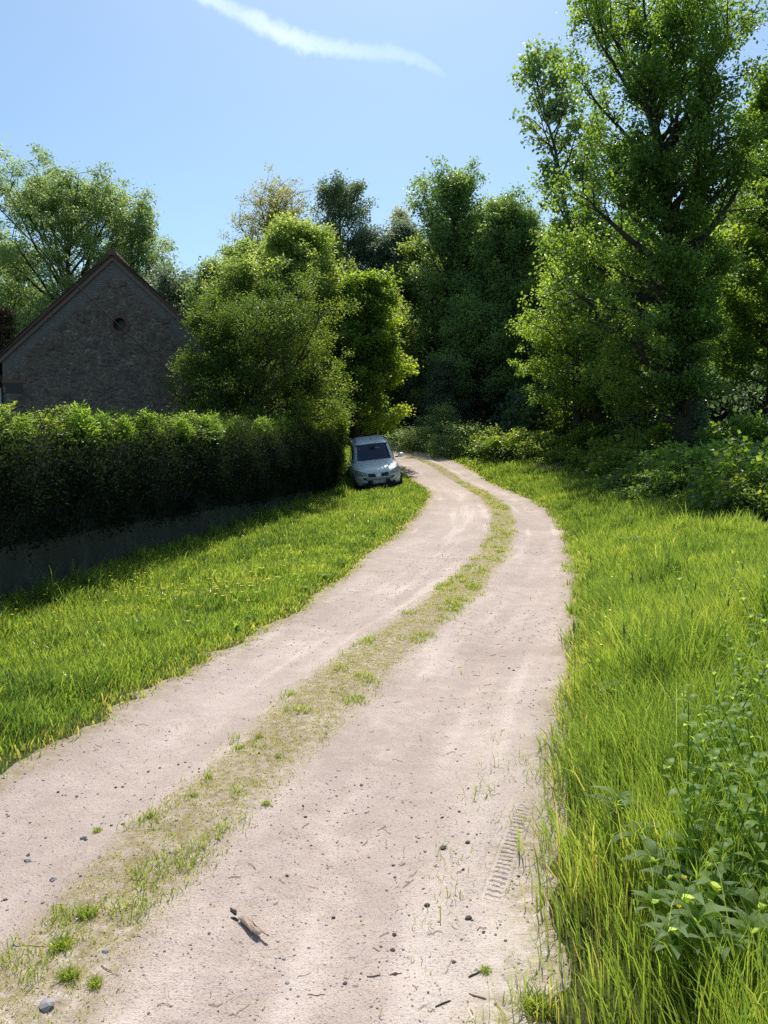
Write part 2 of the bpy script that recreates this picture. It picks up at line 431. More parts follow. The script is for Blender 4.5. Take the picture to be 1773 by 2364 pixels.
def blades(rng, x, y, z, h, w, leanx, leany, tint, bend):
    n = len(x)
    az = rng.random(n) * 2 * np.pi
    sx, sy = np.cos(az), np.sin(az)
    t = np.array([0, .38, .72, 1.0])
    up = np.array([0, .42, .78, 1.0])
    la = rng.random(n) * 2 * np.pi
    lx = leanx + bend * np.cos(la); ly = leany + bend * np.sin(la)
    wd = np.array([.75, 1.0, .7, 0])
    cx = x[:, None] + lx[:, None] * h[:, None] * t ** 2
    cy = y[:, None] + ly[:, None] * h[:, None] * t ** 2
    sag = 1 - .35 * np.clip(np.hypot(lx, ly), 0, 1.2)[:, None] * t ** 2
    cz = z[:, None] + h[:, None] * up * sag
    V = np.empty((n, 7, 3), np.float32)
    for k in range(3):
        hw = .5 * w * wd[k]
        V[:, 2 * k, 0] = cx[:, k] - sx * hw; V[:, 2 * k, 1] = cy[:, k] - sy * hw; V[:, 2 * k, 2] = cz[:, k]
        V[:, 2 * k + 1, 0] = cx[:, k] + sx * hw; V[:, 2 * k + 1, 1] = cy[:, k] + sy * hw; V[:, 2 * k + 1, 2] = cz[:, k]
    V[:, 6, 0] = cx[:, 3]; V[:, 6, 1] = cy[:, 3]; V[:, 6, 2] = cz[:, 3]
    b = (np.arange(n) * 7)[:, None]
    Q = np.concatenate([b + np.array([0, 1, 3, 2]), b + np.array([2, 3, 5, 4])])
    T = b + np.array([4, 5, 6])
    hg = np.tile(np.array([0, 0, .4, .4, .75, .75, 1.0]), n)
    return V.reshape(-1, 3), Q, T, np.repeat(tint, 7), hg

class Grass:
    def __init__(s): s.a = Acc(); s.t = []; s.h = []
    def add(s, *a):
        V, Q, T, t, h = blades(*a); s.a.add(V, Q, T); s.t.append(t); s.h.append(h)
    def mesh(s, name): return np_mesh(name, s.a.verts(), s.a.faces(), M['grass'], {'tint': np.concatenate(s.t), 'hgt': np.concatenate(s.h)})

rng = np.random.default_rng(5)
def bramble_line(y):   # x beyond which the right verge turns into brambles
    return np.interp(y, [0, 4, 8, 11, 13, 16, 20, 25, 30, 36, 42], [4.2, 4.4, 4.7, 5.1, 5.7, 6.5, 7.2, 7.4, 6.9, 6.0, 4.6])
zones = [(.3, 4, 1.3, 3.2, 7600), (-3.2, 5, 3.2, 6, 5800), (-5.4, 6, 6, 9.5, 4300), (-5.5, 8, 9.5, 14, 2500), (-5.5, 9, 14, 21, 1250), (-4.5, 9, 21, 30, 800), (-4, 8, 30, 42, 420), (-9, 6, 40, 46, 250)]
verge = Grass()
for (x0, x1, y0, y1, dens) in zones:
    n = int((x1 - x0) * (y1 - y0) * dens)
    x = x0 + rng.random(n) * (x1 - x0); y = y0 + rng.random(n) * (y1 - y0)
    k = in_view(x, y); x, y = x[k], y[k]
    trk = track(x, y); S, U, wl, wr = trk
    en = .22 * (fbm(x, y, 2.2, 21) - .5) + .10 * (vnoise(x, y, 9, 22) - .5)
    rgt = U - wr - en; lft = -U - wl - en
    side = np.where(U > 0, rgt, lft)
    keep = (side > -.04) & ~under_car(x, y) & (wall_side(x, y) > -.02) | ((side > -.04) & (y > 27) & ~under_car(x, y))
    keep &= x < bramble_line(y) + .5
    clump = fbm(x, y, 1.6, 41); fine = fbm(x, y, 6, 42)
    pr = np.where(side < .25, .22 + 2.6 * np.clip(side, 0, .3), 1.0) * (.55 + .9 * fine)
    # sandy thin verge by the lower right corner
    thin = (U > 0) & (y < 3.4) & (side < .45)
    pr = np.where(thin, pr * .35, pr)
    pr = np.where((U < 0) & (fbm(x, y, .8, 47) > .66), pr * .55, pr)
    keep &= rng.random(len(x)) < pr
    x, y, U, side, clump, fine = (v[keep] for v in (x, y, U, side, clump, fine))
    trk = tuple(v[keep] for v in trk)
    z = gz(x, y, trk) - .015
    d = np.hypot(x, y)
    right = U > 0
    wside = wall_side(x, y)
    h = np.where(right, .14 + .25 * sstep(side, -.02, .5) * (.55 + .9 * clump) + .12 * sstep(side, .6, 2.0), .055 + .10 * sstep(side, .05, .6) * (.5 + clump) + .22 * (1 - sstep(wside, .0, .9)) * (.3 + fine))
    tuft = sstep(fbm(x, y, 2.6, 44), .60, .75)
    h = h * (1 + .55 * tuft) * (.55 + .75 * rng.random(len(x)))
    h = np.where(right & (d > 5), h * (1 - .45 * sstep(d, 5, 12)), h)
    nose = np.hypot((x - CAR_XY[0] - .1) / 1.0, (y - CAR_XY[1] + 2.2) / 1.1)
    h = h * (1 - .6 * (1 - sstep(nose, .8, 1.3)))
    w = np.clip(.0046 * (d / 3.0) ** .75, .004, .032) * (.5 + .7 * rng.random(len(x)) + 1.2 * (rng.random(len(x)) < .06))
    tint = np.clip(np.where(right, .45, .52) + .7 * (clump - .5) + .6 * (fbm(x, y, .6, 45) - .5) - .28 * tuft - .10 * (rng.random(len(x)) < .3) + .16 * rng.normal(size=len(x)), 0, .86)
    tint = np.where(fbm(x, y, .9, 48) > .60, np.clip(tint + .12, 0, .88), tint)
    stalk = (rng.random(len(x)) < .018) & (side > .3)
    h = np.where(stalk, h * 1.4, h); w = np.where(stalk, w * .6, w); tint = np.where(stalk, .80, tint)
    dry = (side < .3) & (rng.random(len(x)) < np.where(right, .28, .5) * (1 - sstep(side, 0, .3))) | (rng.random(len(x)) < .02)
    tint = np.where(dry, .84 + .16 * rng.random(len(x)), tint)
    leanx = np.where(right, -.22 * (1 - sstep(side, 0, .7)) - .05, .04)
    leany = np.where(right, -.04, -.02) * np.ones(len(x))
    bend = np.where(right, .16, .24) + .30 * rng.random(len(x)) ** 2.5
    verge.add(rng, x, y, z, h, w, leanx, leany, tint, bend)
vg = link('grass', verge.mesh('grass'))
tag(vg, kind='stuff')

mid = Grass()
for (y0, y1, dens) in [(1.3, 3.2, 7500), (3.2, 6, 6000), (6, 10, 3600), (10, 16, 2000), (16, 26, 1100), (26, 36, 500)]:
    x0, x1 = (-2.2, .8) if y1 < 7 else ((-.8, 3.2) if y1 < 17 else (.5, 4))
    n = int((x1 - x0) * (y1 - y0) * dens)
    x = x0 + rng.random(n) * (x1 - x0); y = y0 + rng.random(n) * (y1 - y0)
    trk = track(x, y); S, U, wl, wr = trk
    sw = .24 + .10 * (fbm(x, y, .9, 23) - .5)
    c = np.abs(U + .12 * (fbm(x, y, .8, 24) - .5))
    cl = fbm(x, y, 5.5, 51, 3)
    pr = (1 - sstep(c, sw * .5, sw * 1.45)) * (.75 + .6 * sstep(cl, .36, .62)) + .008
    keep = (rng.random(n) < pr) & in_view(x, y) & (U < wr) & (U > -wl)
    x, y, cl, c = x[keep], y[keep], cl[keep], c[keep]
    z, _, _ = road_z(x, y)
    d = np.hypot(x, y)
    tf = sstep(cl, .58, .72)
    h = (.012 + .030 * tf) * (.5 + rng.random(len(x))) * np.where(d > 8, 1.25, 1)
    w = np.clip(.0028 * (d / 2.5) ** .75, .0026, .022) * (.6 + .8 * rng.random(len(x)))
    tint = np.clip(.88 - .17 * tf + .14 * rng.normal(size=len(x)), .45, 1)
    mid.add(rng, x, y, z - .003, h, w, 0 * x, 0 * x, tint, .3 + .5 * rng.random(len(x)))
# sparse seedlings in the sandy strip at the lower right
n = 5200
x = .0 + rng.random(n) * 1.3; y = 1.3 + rng.random(n) * 3.0
trk = track(x, y); S, U, wl, wr = trk
cl = fbm(x, y, 6, 53)
keep = (U > wr - .42) & (U < wr + .15) & (rng.random(n) < sstep(cl, .42, .7) * 1.0 + .06)
x, y, cl = x[keep], y[keep], cl[keep]
z, _, _ = road_z(x, y)
mid.add(rng, x, y, z - .003, (.02 + .05 * sstep(cl, .5, .7)) * (.5 + rng.random(len(x))), .003 * (.6 + .8 * rng.random(len(x))), 0 * x, 0 * x, np.clip(.7 + .2 * rng.normal(size=len(x)), .3, 1), .4 + .5 * rng.random(len(x)))
mg = link('track_grass', mid.mesh('track_grass'))
tag(mg, kind='stuff')

# loose grit: nobody could count it
def pebble_shape(rng, sub=1):
    bm = bmesh.new(); bmesh.ops.create_icosphere(bm, subdivisions=sub, radius=1)
    for v in bm.verts: v.co *= 1 + .28 * (rng.random() - .5) * 2
    V = np.array([v.co[:] for v in bm.verts]); T = np.array([[v.index for v in f.verts] for f in bm.faces]); bm.free()
    return V, T
prng = np.random.default_rng(8)
PV, PT = zip(*[pebble_shape(prng, 1) for _ in range(5)])
M['grit'] = leaf_mat('grit', [(0, (.15, .125, .11)), (.4, (.33, .27, .235)), (1, (.62, .55, .49))], (1, 1, 1), 0.0, .9, .2)
acc = Acc(); tint = []
n = 26000
yv = 1.4 + 12 * prng.random(n) ** 2.0; uv = -1.3 + 2.9 * prng.random(n)
i0 = np.interp(yv, PATH[:, 1][:80], np.arange(80)).astype(int)
xv = PATH[i0, 0] + uv
zv, trv, ev = road_z(xv, yv)
patch = fbm(xv, yv, 1.2, 61)
ok = (ev > -.1) & (prng.random(n) < 1.1 * sstep(patch, .42, .66) + .06 + .5 * (np.minimum(ev, .5) < .15)) & in_view(xv, yv)
for k in np.where(ok)[0]:
    p = prng.integers(5)
    r = .0012 + .0046 * prng.random() ** 5
    s = r * np.array([1, .8, .6]) * (.7 + .6 * prng.random(3)) * (1 + .08 * yv[k])
    a = prng.random() * 6.28; c, s_ = math.cos(a), math.sin(a)
    V = PV[p] * s; V = V @ np.array([[c, s_, 0], [-s_, c, 0], [0, 0, 1]])
    acc.add(V + np.array([xv[k], yv[k], zv[k] + s[2] * .3]), T=PT[p]); tint.append(np.full(len(V), prng.random()))
gr = link('gravel', np_mesh('gravel', acc.verts(), acc.faces(), M['grit'], {'tint': np.concatenate(tint)}))
tag(gr, kind='stuff')
# straw and plant litter
acc = Acc(); tint = []
for k in range(420):
    y = 1.5 + 6 * prng.random() ** 1.5
    u = prng.choice([-1.15, 1.2, 0.5]) + .35 * prng.normal()
    x = float(np.interp(y, PATH[:60, 1], PATH[:60, 0])) + u
    a = prng.random() * 6.28; L = .012 + .05 * prng.random() ** 2
    t = np.linspace(-.5, .5, 4)
    xs = x + L * t * math.cos(a); ys = y + L * t * math.sin(a) + .004 * prng.normal(size=4)
    zs, _, _ = road_z(xs, ys)
    V, Q = tube(np.stack([xs, ys, zs + .003], 1), np.full(4, .0009 + .0008 * prng.random()), 4)
    acc.add(V, Q); tint.append(np.full(len(V), prng.random()))
st = link('straw_litter', np_mesh('straw_litter', acc.verts(), acc.faces(), M['dry'], {'tint': np.concatenate(tint)}))
tag(st, kind='stuff')

# ------------------------------------------------------------------ foliage generators
def leaf_quads(rng, P, D, L, W, upbias=.6, fold=.12):
    n = len(P)
    D = unit(D)
    up = unit(rng.normal(size=(n, 3)) + np.array([0, 0, upbias * 2]))
    Sd = unit(np.cross(D, up)); Nn = np.cross(Sd, D)
    L = L[:, None]; W = W[:, None]
    V = np.empty((n, 4, 3), np.float32)
    V[:, 0] = P
    V[:, 1] = P + D * L * .45 + Sd * W * .5 + Nn * W * fold
    V[:, 2] = P + D * L
    V[:, 3] = P + D * L * .45 - Sd * W * .5 + Nn * W * fold
    return V.reshape(-1, 3), np.arange(n * 4).reshape(n, 4)

def crown_mesh(name, rng, Cc, Cr, n_leaf, ll, lw, m, droop=.3, flat=.75, tvar=.5, zt=None, upbias=.6):
    """leaf clusters at Cc with radii Cr"""
    w = Cr ** 2; w = w / w.sum()
    idx = rng.choice(len(Cc), n_leaf, p=w)
    off = rng.normal(size=(n_leaf, 3)) * .48
    off[:, 2] *= flat
    P = Cc[idx] + off * Cr[idx][:, None]
    D = off * .9 + rng.normal(size=(n_leaf, 3)) * .7 + np.array([0, 0, -droop])
    L = ll * (.6 + .75 * rng.random(n_leaf)); W = L * lw * (.8 + .4 * rng.random(n_leaf))
    V, Q = leaf_quads(rng, P, D, L, W, upbias)
    ct = rng.random(len(Cc))
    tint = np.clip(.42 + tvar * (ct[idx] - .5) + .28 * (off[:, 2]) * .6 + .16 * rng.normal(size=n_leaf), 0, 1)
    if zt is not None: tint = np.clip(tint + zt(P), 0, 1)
    return np_mesh(name, V, [Q], m, {'tint': np.repeat(tint, 4)})

def tree_parts(seed, H, prof, tr_r, cb, n_limb, n_leaf, ll, leafm, barkm, lean=(0, 0), lw=.6, droop=.3, el=(18, 62), asym=None,
               cl=.42, nsub=8, sub=.42, curve=20, zt=None, wob=.02, flat=.75, bare=0.0, tvar=.5, trunk_path=None, limb_r=.38, upbias=.6, dense=False, rag=(.62,), fpow=.9, smin=.22):
    rng = np.random.default_rng(seed)
    kt = np.linspace(0, 1, 16)
    if trunk_path is None:
        tx = lean[0] * kt ** 1.25 + H * wob * np.cumsum(rng.normal(size=16)) * .35 * kt
        ty = lean[1] * kt ** 1.25 + H * wob * np.cumsum(rng.normal(size=16)) * .35 * kt
    else:
        tp_ = np.array(trunk_path, float)
        tx = np.interp(kt, tp_[:, 0], tp_[:, 1]); ty = np.interp(kt, tp_[:, 0], tp_[:, 2])
    tz = kt * H; tz[0] = -.5
    rad = tr_r * (1 - kt) ** .8 * (1 + .45 * np.exp(-kt * 22)) + .012
    wood = Acc()
    V, Q = tube(np.stack([tx, ty, tz], 1), rad, 10); wood.add(V, Q)
    Cc, Cr = [], []
    for i in range(n_limb):
        f = (i + .5) / n_limb
        t0 = cb + (.97 - cb) * f ** fpow
        az = i * 2.39996 + rng.normal() * .3
        rel = (t0 - cb) / (1 - cb)
        Rr = float(np.interp(t0, [p[0] for p in prof], [p[1] for p in prof])) * (rag[0] + (1.14 - rag[0]) * rng.random())
        if asym:
            q_ = asym(az, t0)
            if q_ < .25: continue
            Rr *= q_
        e = R(el[0] + (el[1] - el[0]) * rel + rng.normal() * 8)
        L = min(Rr / max(math.cos(e), .35), Rr * 1.5 + .3)
        p = np.array([np.interp(t0, kt, tx), np.interp(t0, kt, ty), np.interp(t0, kt, tz)])
        pts = [p]; k = 7
        for s in range(1, k):
            e2 = e + R(curve) * (s / k) * (1 if droop < .8 else -1.6) + rng.normal() * .06
            a2 = az + rng.normal() * .12
            p = p + L / (k - 1) * np.array([math.cos(e2) * math.cos(a2), math.cos(e2) * math.sin(a2), math.sin(e2)])
            pts.append(p)
        pts = np.array(pts)
        r0 = min(float(np.interp(t0, kt, rad)) * .6, tr_r * limb_r * (1 - .6 * rel))
        V, Q = tube(pts, r0 * (1 - np.linspace(0, 1, k)) ** .8 + .008, 6); wood.add(V, Q)
        for sx in range(nsub):
            s = smin + (1 - smin) * (sx + rng.random()) / nsub
            b = np.array([np.interp(s * (k - 1), np.arange(k), pts[:, c]) for c in range(3)])
            dirv = pts[min(int(s * (k - 1)) + 1, k - 1)] - pts[int(min(s * (k - 1), k - 2))]
            dirv = unit(dirv)
            side = unit(np.cross(dirv, [0, 0, 1.0]))
            sg = 1 if sx % 2 else -1
            d = unit(dirv * (.55 + .3 * rng.random()) + side * sg * (.5 + .5 * rng.random()) + np.array([0, 0, 1.0]) * rng.normal() * .35 + np.array([0, 0, .25 if droop < .8 else -.45]))
            SL = L * sub * (1.05 - .55 * s) * (.7 + .6 * rng.random()) + .25
            q = np.array([b, b + d * SL * .5 + rng.normal(size=3) * .05 * SL, b + d * SL + np.array([0, 0, -.12 * SL * droop]) + rng.normal(size=3) * .06 * SL])
            V, Q = tube(q, np.array([.30 * r0 * (1 - .5 * s) + .008, .018, .006]), 4); wood.add(V, Q)
            if rng.random() < bare: continue
            for tt in ((.4, .75, 1.05) if dense else (.5, 1.0)):
                c = q[0] * (1 - tt) + q[2] * tt if tt != .7 else q[1] * .6 + q[2] * .4
                Cc.append(c + rng.normal(size=3) * .1 * SL); Cr.append(cl * (.65 + .7 * rng.random()) * (.75 + .25 * tt))
    for tt in np.linspace(max(cb, .6) if smin < .4 else .93, 1.0, 8):
        Cc.append(np.array([np.interp(tt, kt, tx), np.interp(tt, kt, ty), np.interp(tt, kt, tz)])); Cr.append(cl)
    Cc = np.array(Cc); Cr = np.array(Cr)
    zf_ = min(1.1, H / float(np.percentile(Cc[:, 2] + Cr * .7, 99.6)))
    Cc[:, 2] *= zf_
    for V_ in wood.V: V_[:, 2] *= zf_
    crown = crown_mesh('crown', rng, Cc, Cr, n_leaf, ll, lw, leafm, droop, flat, tvar, zt, upbias)
    trunk = np_mesh('trunk', wood.verts(), wood.faces(), barkm, smooth=True)
    return trunk, crown

def place_tree(name, label, parts, x, y, rz=0, s=1.0, group=None, cat='tree', z=None):
    r = empty(name, (x, y, (gz1(x, y) if z is None else z)), rz)
    r.scale = (s, s, s) if not isinstance(s, tuple) else s
    tag(r, label, cat, group)
    link('trunk', parts[0], r); link('crown', parts[1], r)
    return r
def px_tree(px, Y, top_py):
    """base point and height for a tree whose top shows at top_py"""
    x, _ = at(px, 950, Y)
    _, zt_ = at(px, top_py, Y)
    return x, zt_ - gz1(x, Y)
def m_px(px, Y): return px * K / F_PX * Y       # metres for a width in pixels

# ------------------------------------------------------------------ trees
GW = 'trees of the wood behind the bend'
GH = 'trees behind the stone barn'
# tall ash left, behind the barn
x, H = px_tree(150, 46, 358)
place_tree('ash_tree', 'tall airy pale green tree rising left of the barn gable', tree_parts(11, H, [(.3, 3.4), (.5, 5.2), (.72, 5.0), (.88, 3.8), (1, 1.6)], .36, .26, 40, 78000, .15, M['ash'], M['bark'], cl=.42, el=(22, 66), lean=(.3, 0), lw=.5, nsub=9, rag=(.7,)), x, 46, group=GH)
x, H = px_tree(292, 44.5, 418)
place_tree('ash_tree', 'narrower airy tree just above the right roof slope of the barn', tree_parts(12, H, [(.3, 1.9), (.6, 2.6), (.85, 2.4), (1, 1.2)], .2, .25, 30, 34000, .15, M['ash'], M['bark'], cl=.38, el=(28, 68), lw=.5, bare=.12), x, 44.5, group=GH)
x, H = px_tree(20, 52, 520)
place_tree('ash_tree', 'pale leafy tree at the left edge of the picture behind the barn', tree_parts(13, H, [(.2, 3.5), (.5, 3.8), (.85, 2.6), (1, 1.0)], .26, .12, 26, 42000, .16, M['ash'], M['bark'], cl=.45, lw=.5), x, 52, group=GH)
x, H = px_tree(-130, 44, 470)
place_tree('ash_tree', 'broad tree standing just beyond the left picture edge', tree_parts(14, H, [(.2, 3.5), (.5, 3.8), (.85, 2.6), (1, 1.0)], .26, .15, 22, 20000, .22, M['ash'], M['bark'], cl=.5), x, 44, group=GH)
x, H = px_tree(215, 44, 600)
place_tree('ash_tree', 'low leafy tree filling the gap behind the barn ridge', tree_parts(15, H, [(.15, 4.5), (.5, 5.0), (.85, 3.2), (1, 1.2)], .25, .12, 28, 42000, .16, M['ash'], M['bark'], cl=.5), x, 44, group=GH)
x, H = px_tree(8, 38, 662)
place_tree('conifer_tree', 'reddish brown conifer beside the left eave of the barn', tree_parts(16, H, [(.05, 1.5), (.5, 1.2), (.85, .6), (1, .15)], .14, .06, 40, 16000, .13, M['brown'], M['bark'], cl=.28, el=(5, 40), nsub=6, lw=.35), x, 38)
x, H = px_tree(392, 40, 578)
place_tree('willow_tree', 'rounded blue green bushy tree right of the barn roof', tree_parts(17, H, [(.1, 2.2), (.5, 2.0), (.85, 1.3), (1, .5)], .2, .10, 26, 20000, .16, M['grey'], M['bark'], cl=.42, lw=.45), x, 40, group=GH)
x, H = px_tree(455, 39, 552)
place_tree('willow_tree', 'bushy green tree between the blue green one and the tall crowns', tree_parts(18, H, [(.1, 2.0), (.5, 1.9), (.85, 1.1), (1, .4)], .2, .10, 26, 20000, .16, M['ash'], M['bark'], cl=.40, lw=.5), x, 39, group=GH)
# robinia over the hedge
x, H = px_tree(552, 23.0, 600)
lit = lambda P: .34 * sstep(P[:, 0], .6, 2.4) - .1  # lighter leaf tint towards the right stands in for sunlight
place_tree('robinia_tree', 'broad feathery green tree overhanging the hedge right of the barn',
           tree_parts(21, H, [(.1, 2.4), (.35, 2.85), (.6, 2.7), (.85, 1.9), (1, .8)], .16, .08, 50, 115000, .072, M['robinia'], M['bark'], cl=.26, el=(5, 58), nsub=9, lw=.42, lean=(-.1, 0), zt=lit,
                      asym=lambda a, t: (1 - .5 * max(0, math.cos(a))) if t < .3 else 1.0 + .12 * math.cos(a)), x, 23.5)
x, H = px_tree(462, 24.0, 645)
place_tree('robinia_tree', 'feathery green tree covering the right eave of the barn',
           tree_parts(56, H, [(.1, 1.1), (.4, 1.45), (.75, 1.1), (1, .4)], .1, .08, 32, 42000, .072, M['robinia'], M['bark'], cl=.26, el=(5, 58), nsub=8, lw=.42), x, 24.0)
x, H = px_tree(655, 24.6, 735)
place_tree('robinia_tree', 'smaller yellow green sapling at the right end of the hedge',
           tree_parts(22, H, [(.35, .75), (.55, .85), (.75, .7), (1, .3)], .09, .34, 24, 22000, .072, M['robinia'], M['bark'], cl=.22, el=(5, 55), nsub=7, lw=.42, zt=lambda P: .15 + .2 * sstep(P[:, 0], 0, 1)), x, 25.5)
x, H = px_tree(640, 33, 470)
place_tree('lime_tree', 'yellow green dome shaped tree above the robinia',
           tree_parts(23, H, [(.1, 2.4), (.4, 2.7), (.65, 2.3), (.85, 1.4), (1, .5)], .22, .15, 40, 82000, .11, M['lime'], M['bark'], cl=.36, nsub=8, lw=.6, zt=lambda P: .22 * sstep(P[:, 2], 6, 12)), x, 33)
x, H = px_tree(520, 31, 560)
place_tree('lime_tree', 'leafy shoulder tree left of the yellow green dome', tree_parts(24, H, [(.1, 1.7), (.4, 1.9), (.7, 1.4), (1, .4)], .18, .10, 30, 40000, .10, M['lime'], M['bark'], cl=.33, nsub=8, lw=.5), x, 31)
x, H = px_tree(770, 33, 590)
place_tree('maple_tree', 'broad maple with glowing yellow leaves above the parked car',
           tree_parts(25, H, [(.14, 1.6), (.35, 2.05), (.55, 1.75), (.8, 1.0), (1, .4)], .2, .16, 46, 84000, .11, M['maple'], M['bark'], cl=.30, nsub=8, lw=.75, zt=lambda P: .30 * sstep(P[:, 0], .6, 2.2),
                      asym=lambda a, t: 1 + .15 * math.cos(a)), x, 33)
x, H = px_tree(603, 52, 398)
place_tree('walnut_tree', 'rounded pale tree with branches showing through its thin crown',
           tree_parts(26, H, [(.35, 3.2), (.6, 4.2), (.82, 3.9), (.95, 2.8), (1, 1.5)], .32, .3, 40, 36000, .14, M['pale'], M['bark_grey'], cl=.40, el=(30, 75), nsub=9, lw=.5, bare=.12), x, 52, group=GW)
x, H = px_tree(742, 52, 392)
place_tree('poplar_tree', 'dark bluish narrow tree right of the rounded pale crown',
           tree_parts(27, H, [(.35, 2.6), (.6, 2.6), (.85, 2.2), (.95, 1.4), (1, .5)], .3, .22, 38, 36000, .15, M['pine'], M['bark'], cl=.38, el=(15, 60), nsub=7, lw=.6), x, 52, group=GW)
x, H = px_tree(868, 54, 440)
place_tree('birch_tree', 'thin nearly bare pale tree beside the tall poplar',
           tree_parts(28, H, [(.4, 1.5), (.7, 1.3), (1, .3)], .2, .3, 34, 4500, .17, M['pale'], M['bark_grey'], cl=.42, el=(50, 76), nsub=9, bare=.45), x, 54, group=GW)
x, H = px_tree(822, 50, 485)
place_tree('birch_tree', 'greyish loose tree filling in below the bare one', tree_parts(29, H, [(.2, 2.6), (.6, 2.5), (1, .6)], .22, .12, 32, 30000, .14, M['grey'], M['bark_grey'], cl=.40, lw=.6), x, 50, group=GW)
x, H = px_tree(968, 46, 356)
pop = tree_parts(30, H, [(.2, 2.2), (.5, 2.6), (.75, 2.6), (.9, 2.1), (1, 1.0)], .3, .2, 46, 42000, .14, M['poplar'], M['bark'], cl=.38, el=(35, 72), nsub=8, lw=.75, lean=(-.4, 0))
place_tree('poplar_tree', 'tall silvery green poplar at the centre of the wood', pop, x, 46, group=GW)
x, H = px_tree(1062, 44, 425)
pp2 = tree_parts(31, H, [(.2, 2.4), (.5, 2.5), (.8, 1.9), (1, .7)], .26, .12, 42, 38000, .14, M['poplar'], M['bark'], cl=.36, el=(30, 70), nsub=8, lw=.7)
place_tree('poplar_tree', 'second poplar a little lower and right of the tall one', pp2, x, 44, group=GW)
x, H = px_tree(1128, 43, 452)
place_tree('poplar_tree', 'spiky topped dark tree left of the big oak', tree_parts(32, H, [(.15, 2.0), (.5, 1.9), (.8, 1.3), (1, .4)], .24, .12, 40, 34000, .14, M['poplar'], M['bark'], cl=.34, el=(40, 74), nsub=7, lw=.6), x, 43, group=GW)
x, H = px_tree(1185, 42, 492)
place_tree('alder_tree', 'green tree in the gap just left of the oak crown', tree_parts(33, H, [(.1, 2.3), (.5, 2.2), (.85, 1.5), (1, .5)], .22, .10, 34, 42000, .14, M['lime'], M['bark'], cl=.38, nsub=8, lw=.7), x, 42, group=GW)
# leaning poplar with mistletoe
xb, Hp = px_tree(1250, 33, 102)
xt1, _ = at(1152, 140, 33); xm, _ = at(1200, 260, 33); xm2, _ = at(1238, 450, 33)
lp = tree_parts(41, Hp, [(.45, .8), (.62, 1.2), (.8, 1.6), (.92, 1.3), (1, .5)], .17, .50, 24, 5200, .17, M['poplar'], M['bark_grey'], cl=.30, el=(25, 68), nsub=6, lw=.75,
                trunk_path=[(0, 0, 0), (.55, xm2 - xb, 0), (.8, xm - xb, 0), (1, xt1 - xb, 0)], bare=.12)
place_tree('leaning_poplar', 'slim poplar leaning out left of the oak with thin airy crown', lp, xb, 33)
xb, Hp = px_tree(1262, 34, 240)
place_tree('slim_poplar', 'thin upright stem between the leaning poplar and the oak', tree_parts(42, Hp, [(.5, .6), (.7, .9), (.9, .7), (1, .3)], .11, .5, 14, 2600, .17, M['poplar'], M['bark_grey'], cl=.36, nsub=6, lw=.75), xb, 34)
mx, mz = at(1197, 240, 33)
rng = np.random.default_rng(77)
dirs = unit(rng.normal(size=(260, 3)))
acc = Acc()
for d in dirs[:70]:
    V, Q = tube(np.array([d * .02, d * .25, d * .46 + np.array([0, 0, -.04])]), np.array([.012, .008, .004]), 4); acc.add(V, Q)
ms = empty('mistletoe_ball', (mx, 32.9, mz)); tag(ms, 'dark round mistletoe ball hanging in the leaning poplar', 'mistletoe')
link('stems', np_mesh('stems', acc.verts(), acc.faces(), M['twig']), ms)
link('foliage', crown_mesh('foliage', rng, dirs[:160] * .36, np.full(160, .14), 2600, .07, .4, M['dark']), ms)

# the big oak
xo, _ = at(1500, 950, 24); yo = 24.0
Ho = at(1450, -75, yo)[1] - gz1(xo, yo)
t6, _ = at(1468, 600, yo); t3, _ = at(1434, 300, yo); t0_, _ = at(1400, -60, yo)
def oak_asym(a, t):
    left = max(0, -math.cos(a)); right = max(0, math.cos(a))
    front = max(0, -math.sin(a))
    if t < .30 and left < .25: return .22
    if t < .48: return (1 + .42 * left - .5 * right) * (1 - .62 * front)
    return (1.12 + .08 * right) * (1 - .30 * front)
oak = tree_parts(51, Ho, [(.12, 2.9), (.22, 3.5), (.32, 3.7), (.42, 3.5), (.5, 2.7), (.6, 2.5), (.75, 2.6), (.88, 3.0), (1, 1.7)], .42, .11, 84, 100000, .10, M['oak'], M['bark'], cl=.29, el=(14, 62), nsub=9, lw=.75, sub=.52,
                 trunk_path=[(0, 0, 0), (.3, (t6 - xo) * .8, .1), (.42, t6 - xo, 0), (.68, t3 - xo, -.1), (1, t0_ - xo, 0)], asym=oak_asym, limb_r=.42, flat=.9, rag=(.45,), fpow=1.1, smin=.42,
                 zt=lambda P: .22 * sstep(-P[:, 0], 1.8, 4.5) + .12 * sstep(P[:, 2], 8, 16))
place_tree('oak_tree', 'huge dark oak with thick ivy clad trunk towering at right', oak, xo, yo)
x, H = px_tree(1290, 32, 452)
place_tree('field_maple', 'broad leafy maple spreading left in front of the huge oak',
           tree_parts(55, H, [(.16, 2.8), (.35, 3.5), (.55, 3.4), (.8, 2.3), (1, .9)], .2, .16, 56, 100000, .095, M['oakleft'], M['bark'], cl=.29, el=(4, 55), nsub=9, lw=.75, rag=(.5,), zt=lambda P: .30 * sstep(-P[:, 0], .6, 2.4) * sstep(P[:, 2], 2.5, 5) - .08), x, 32)  # sunlit upper left and darker lower crown are put into the leaf tint
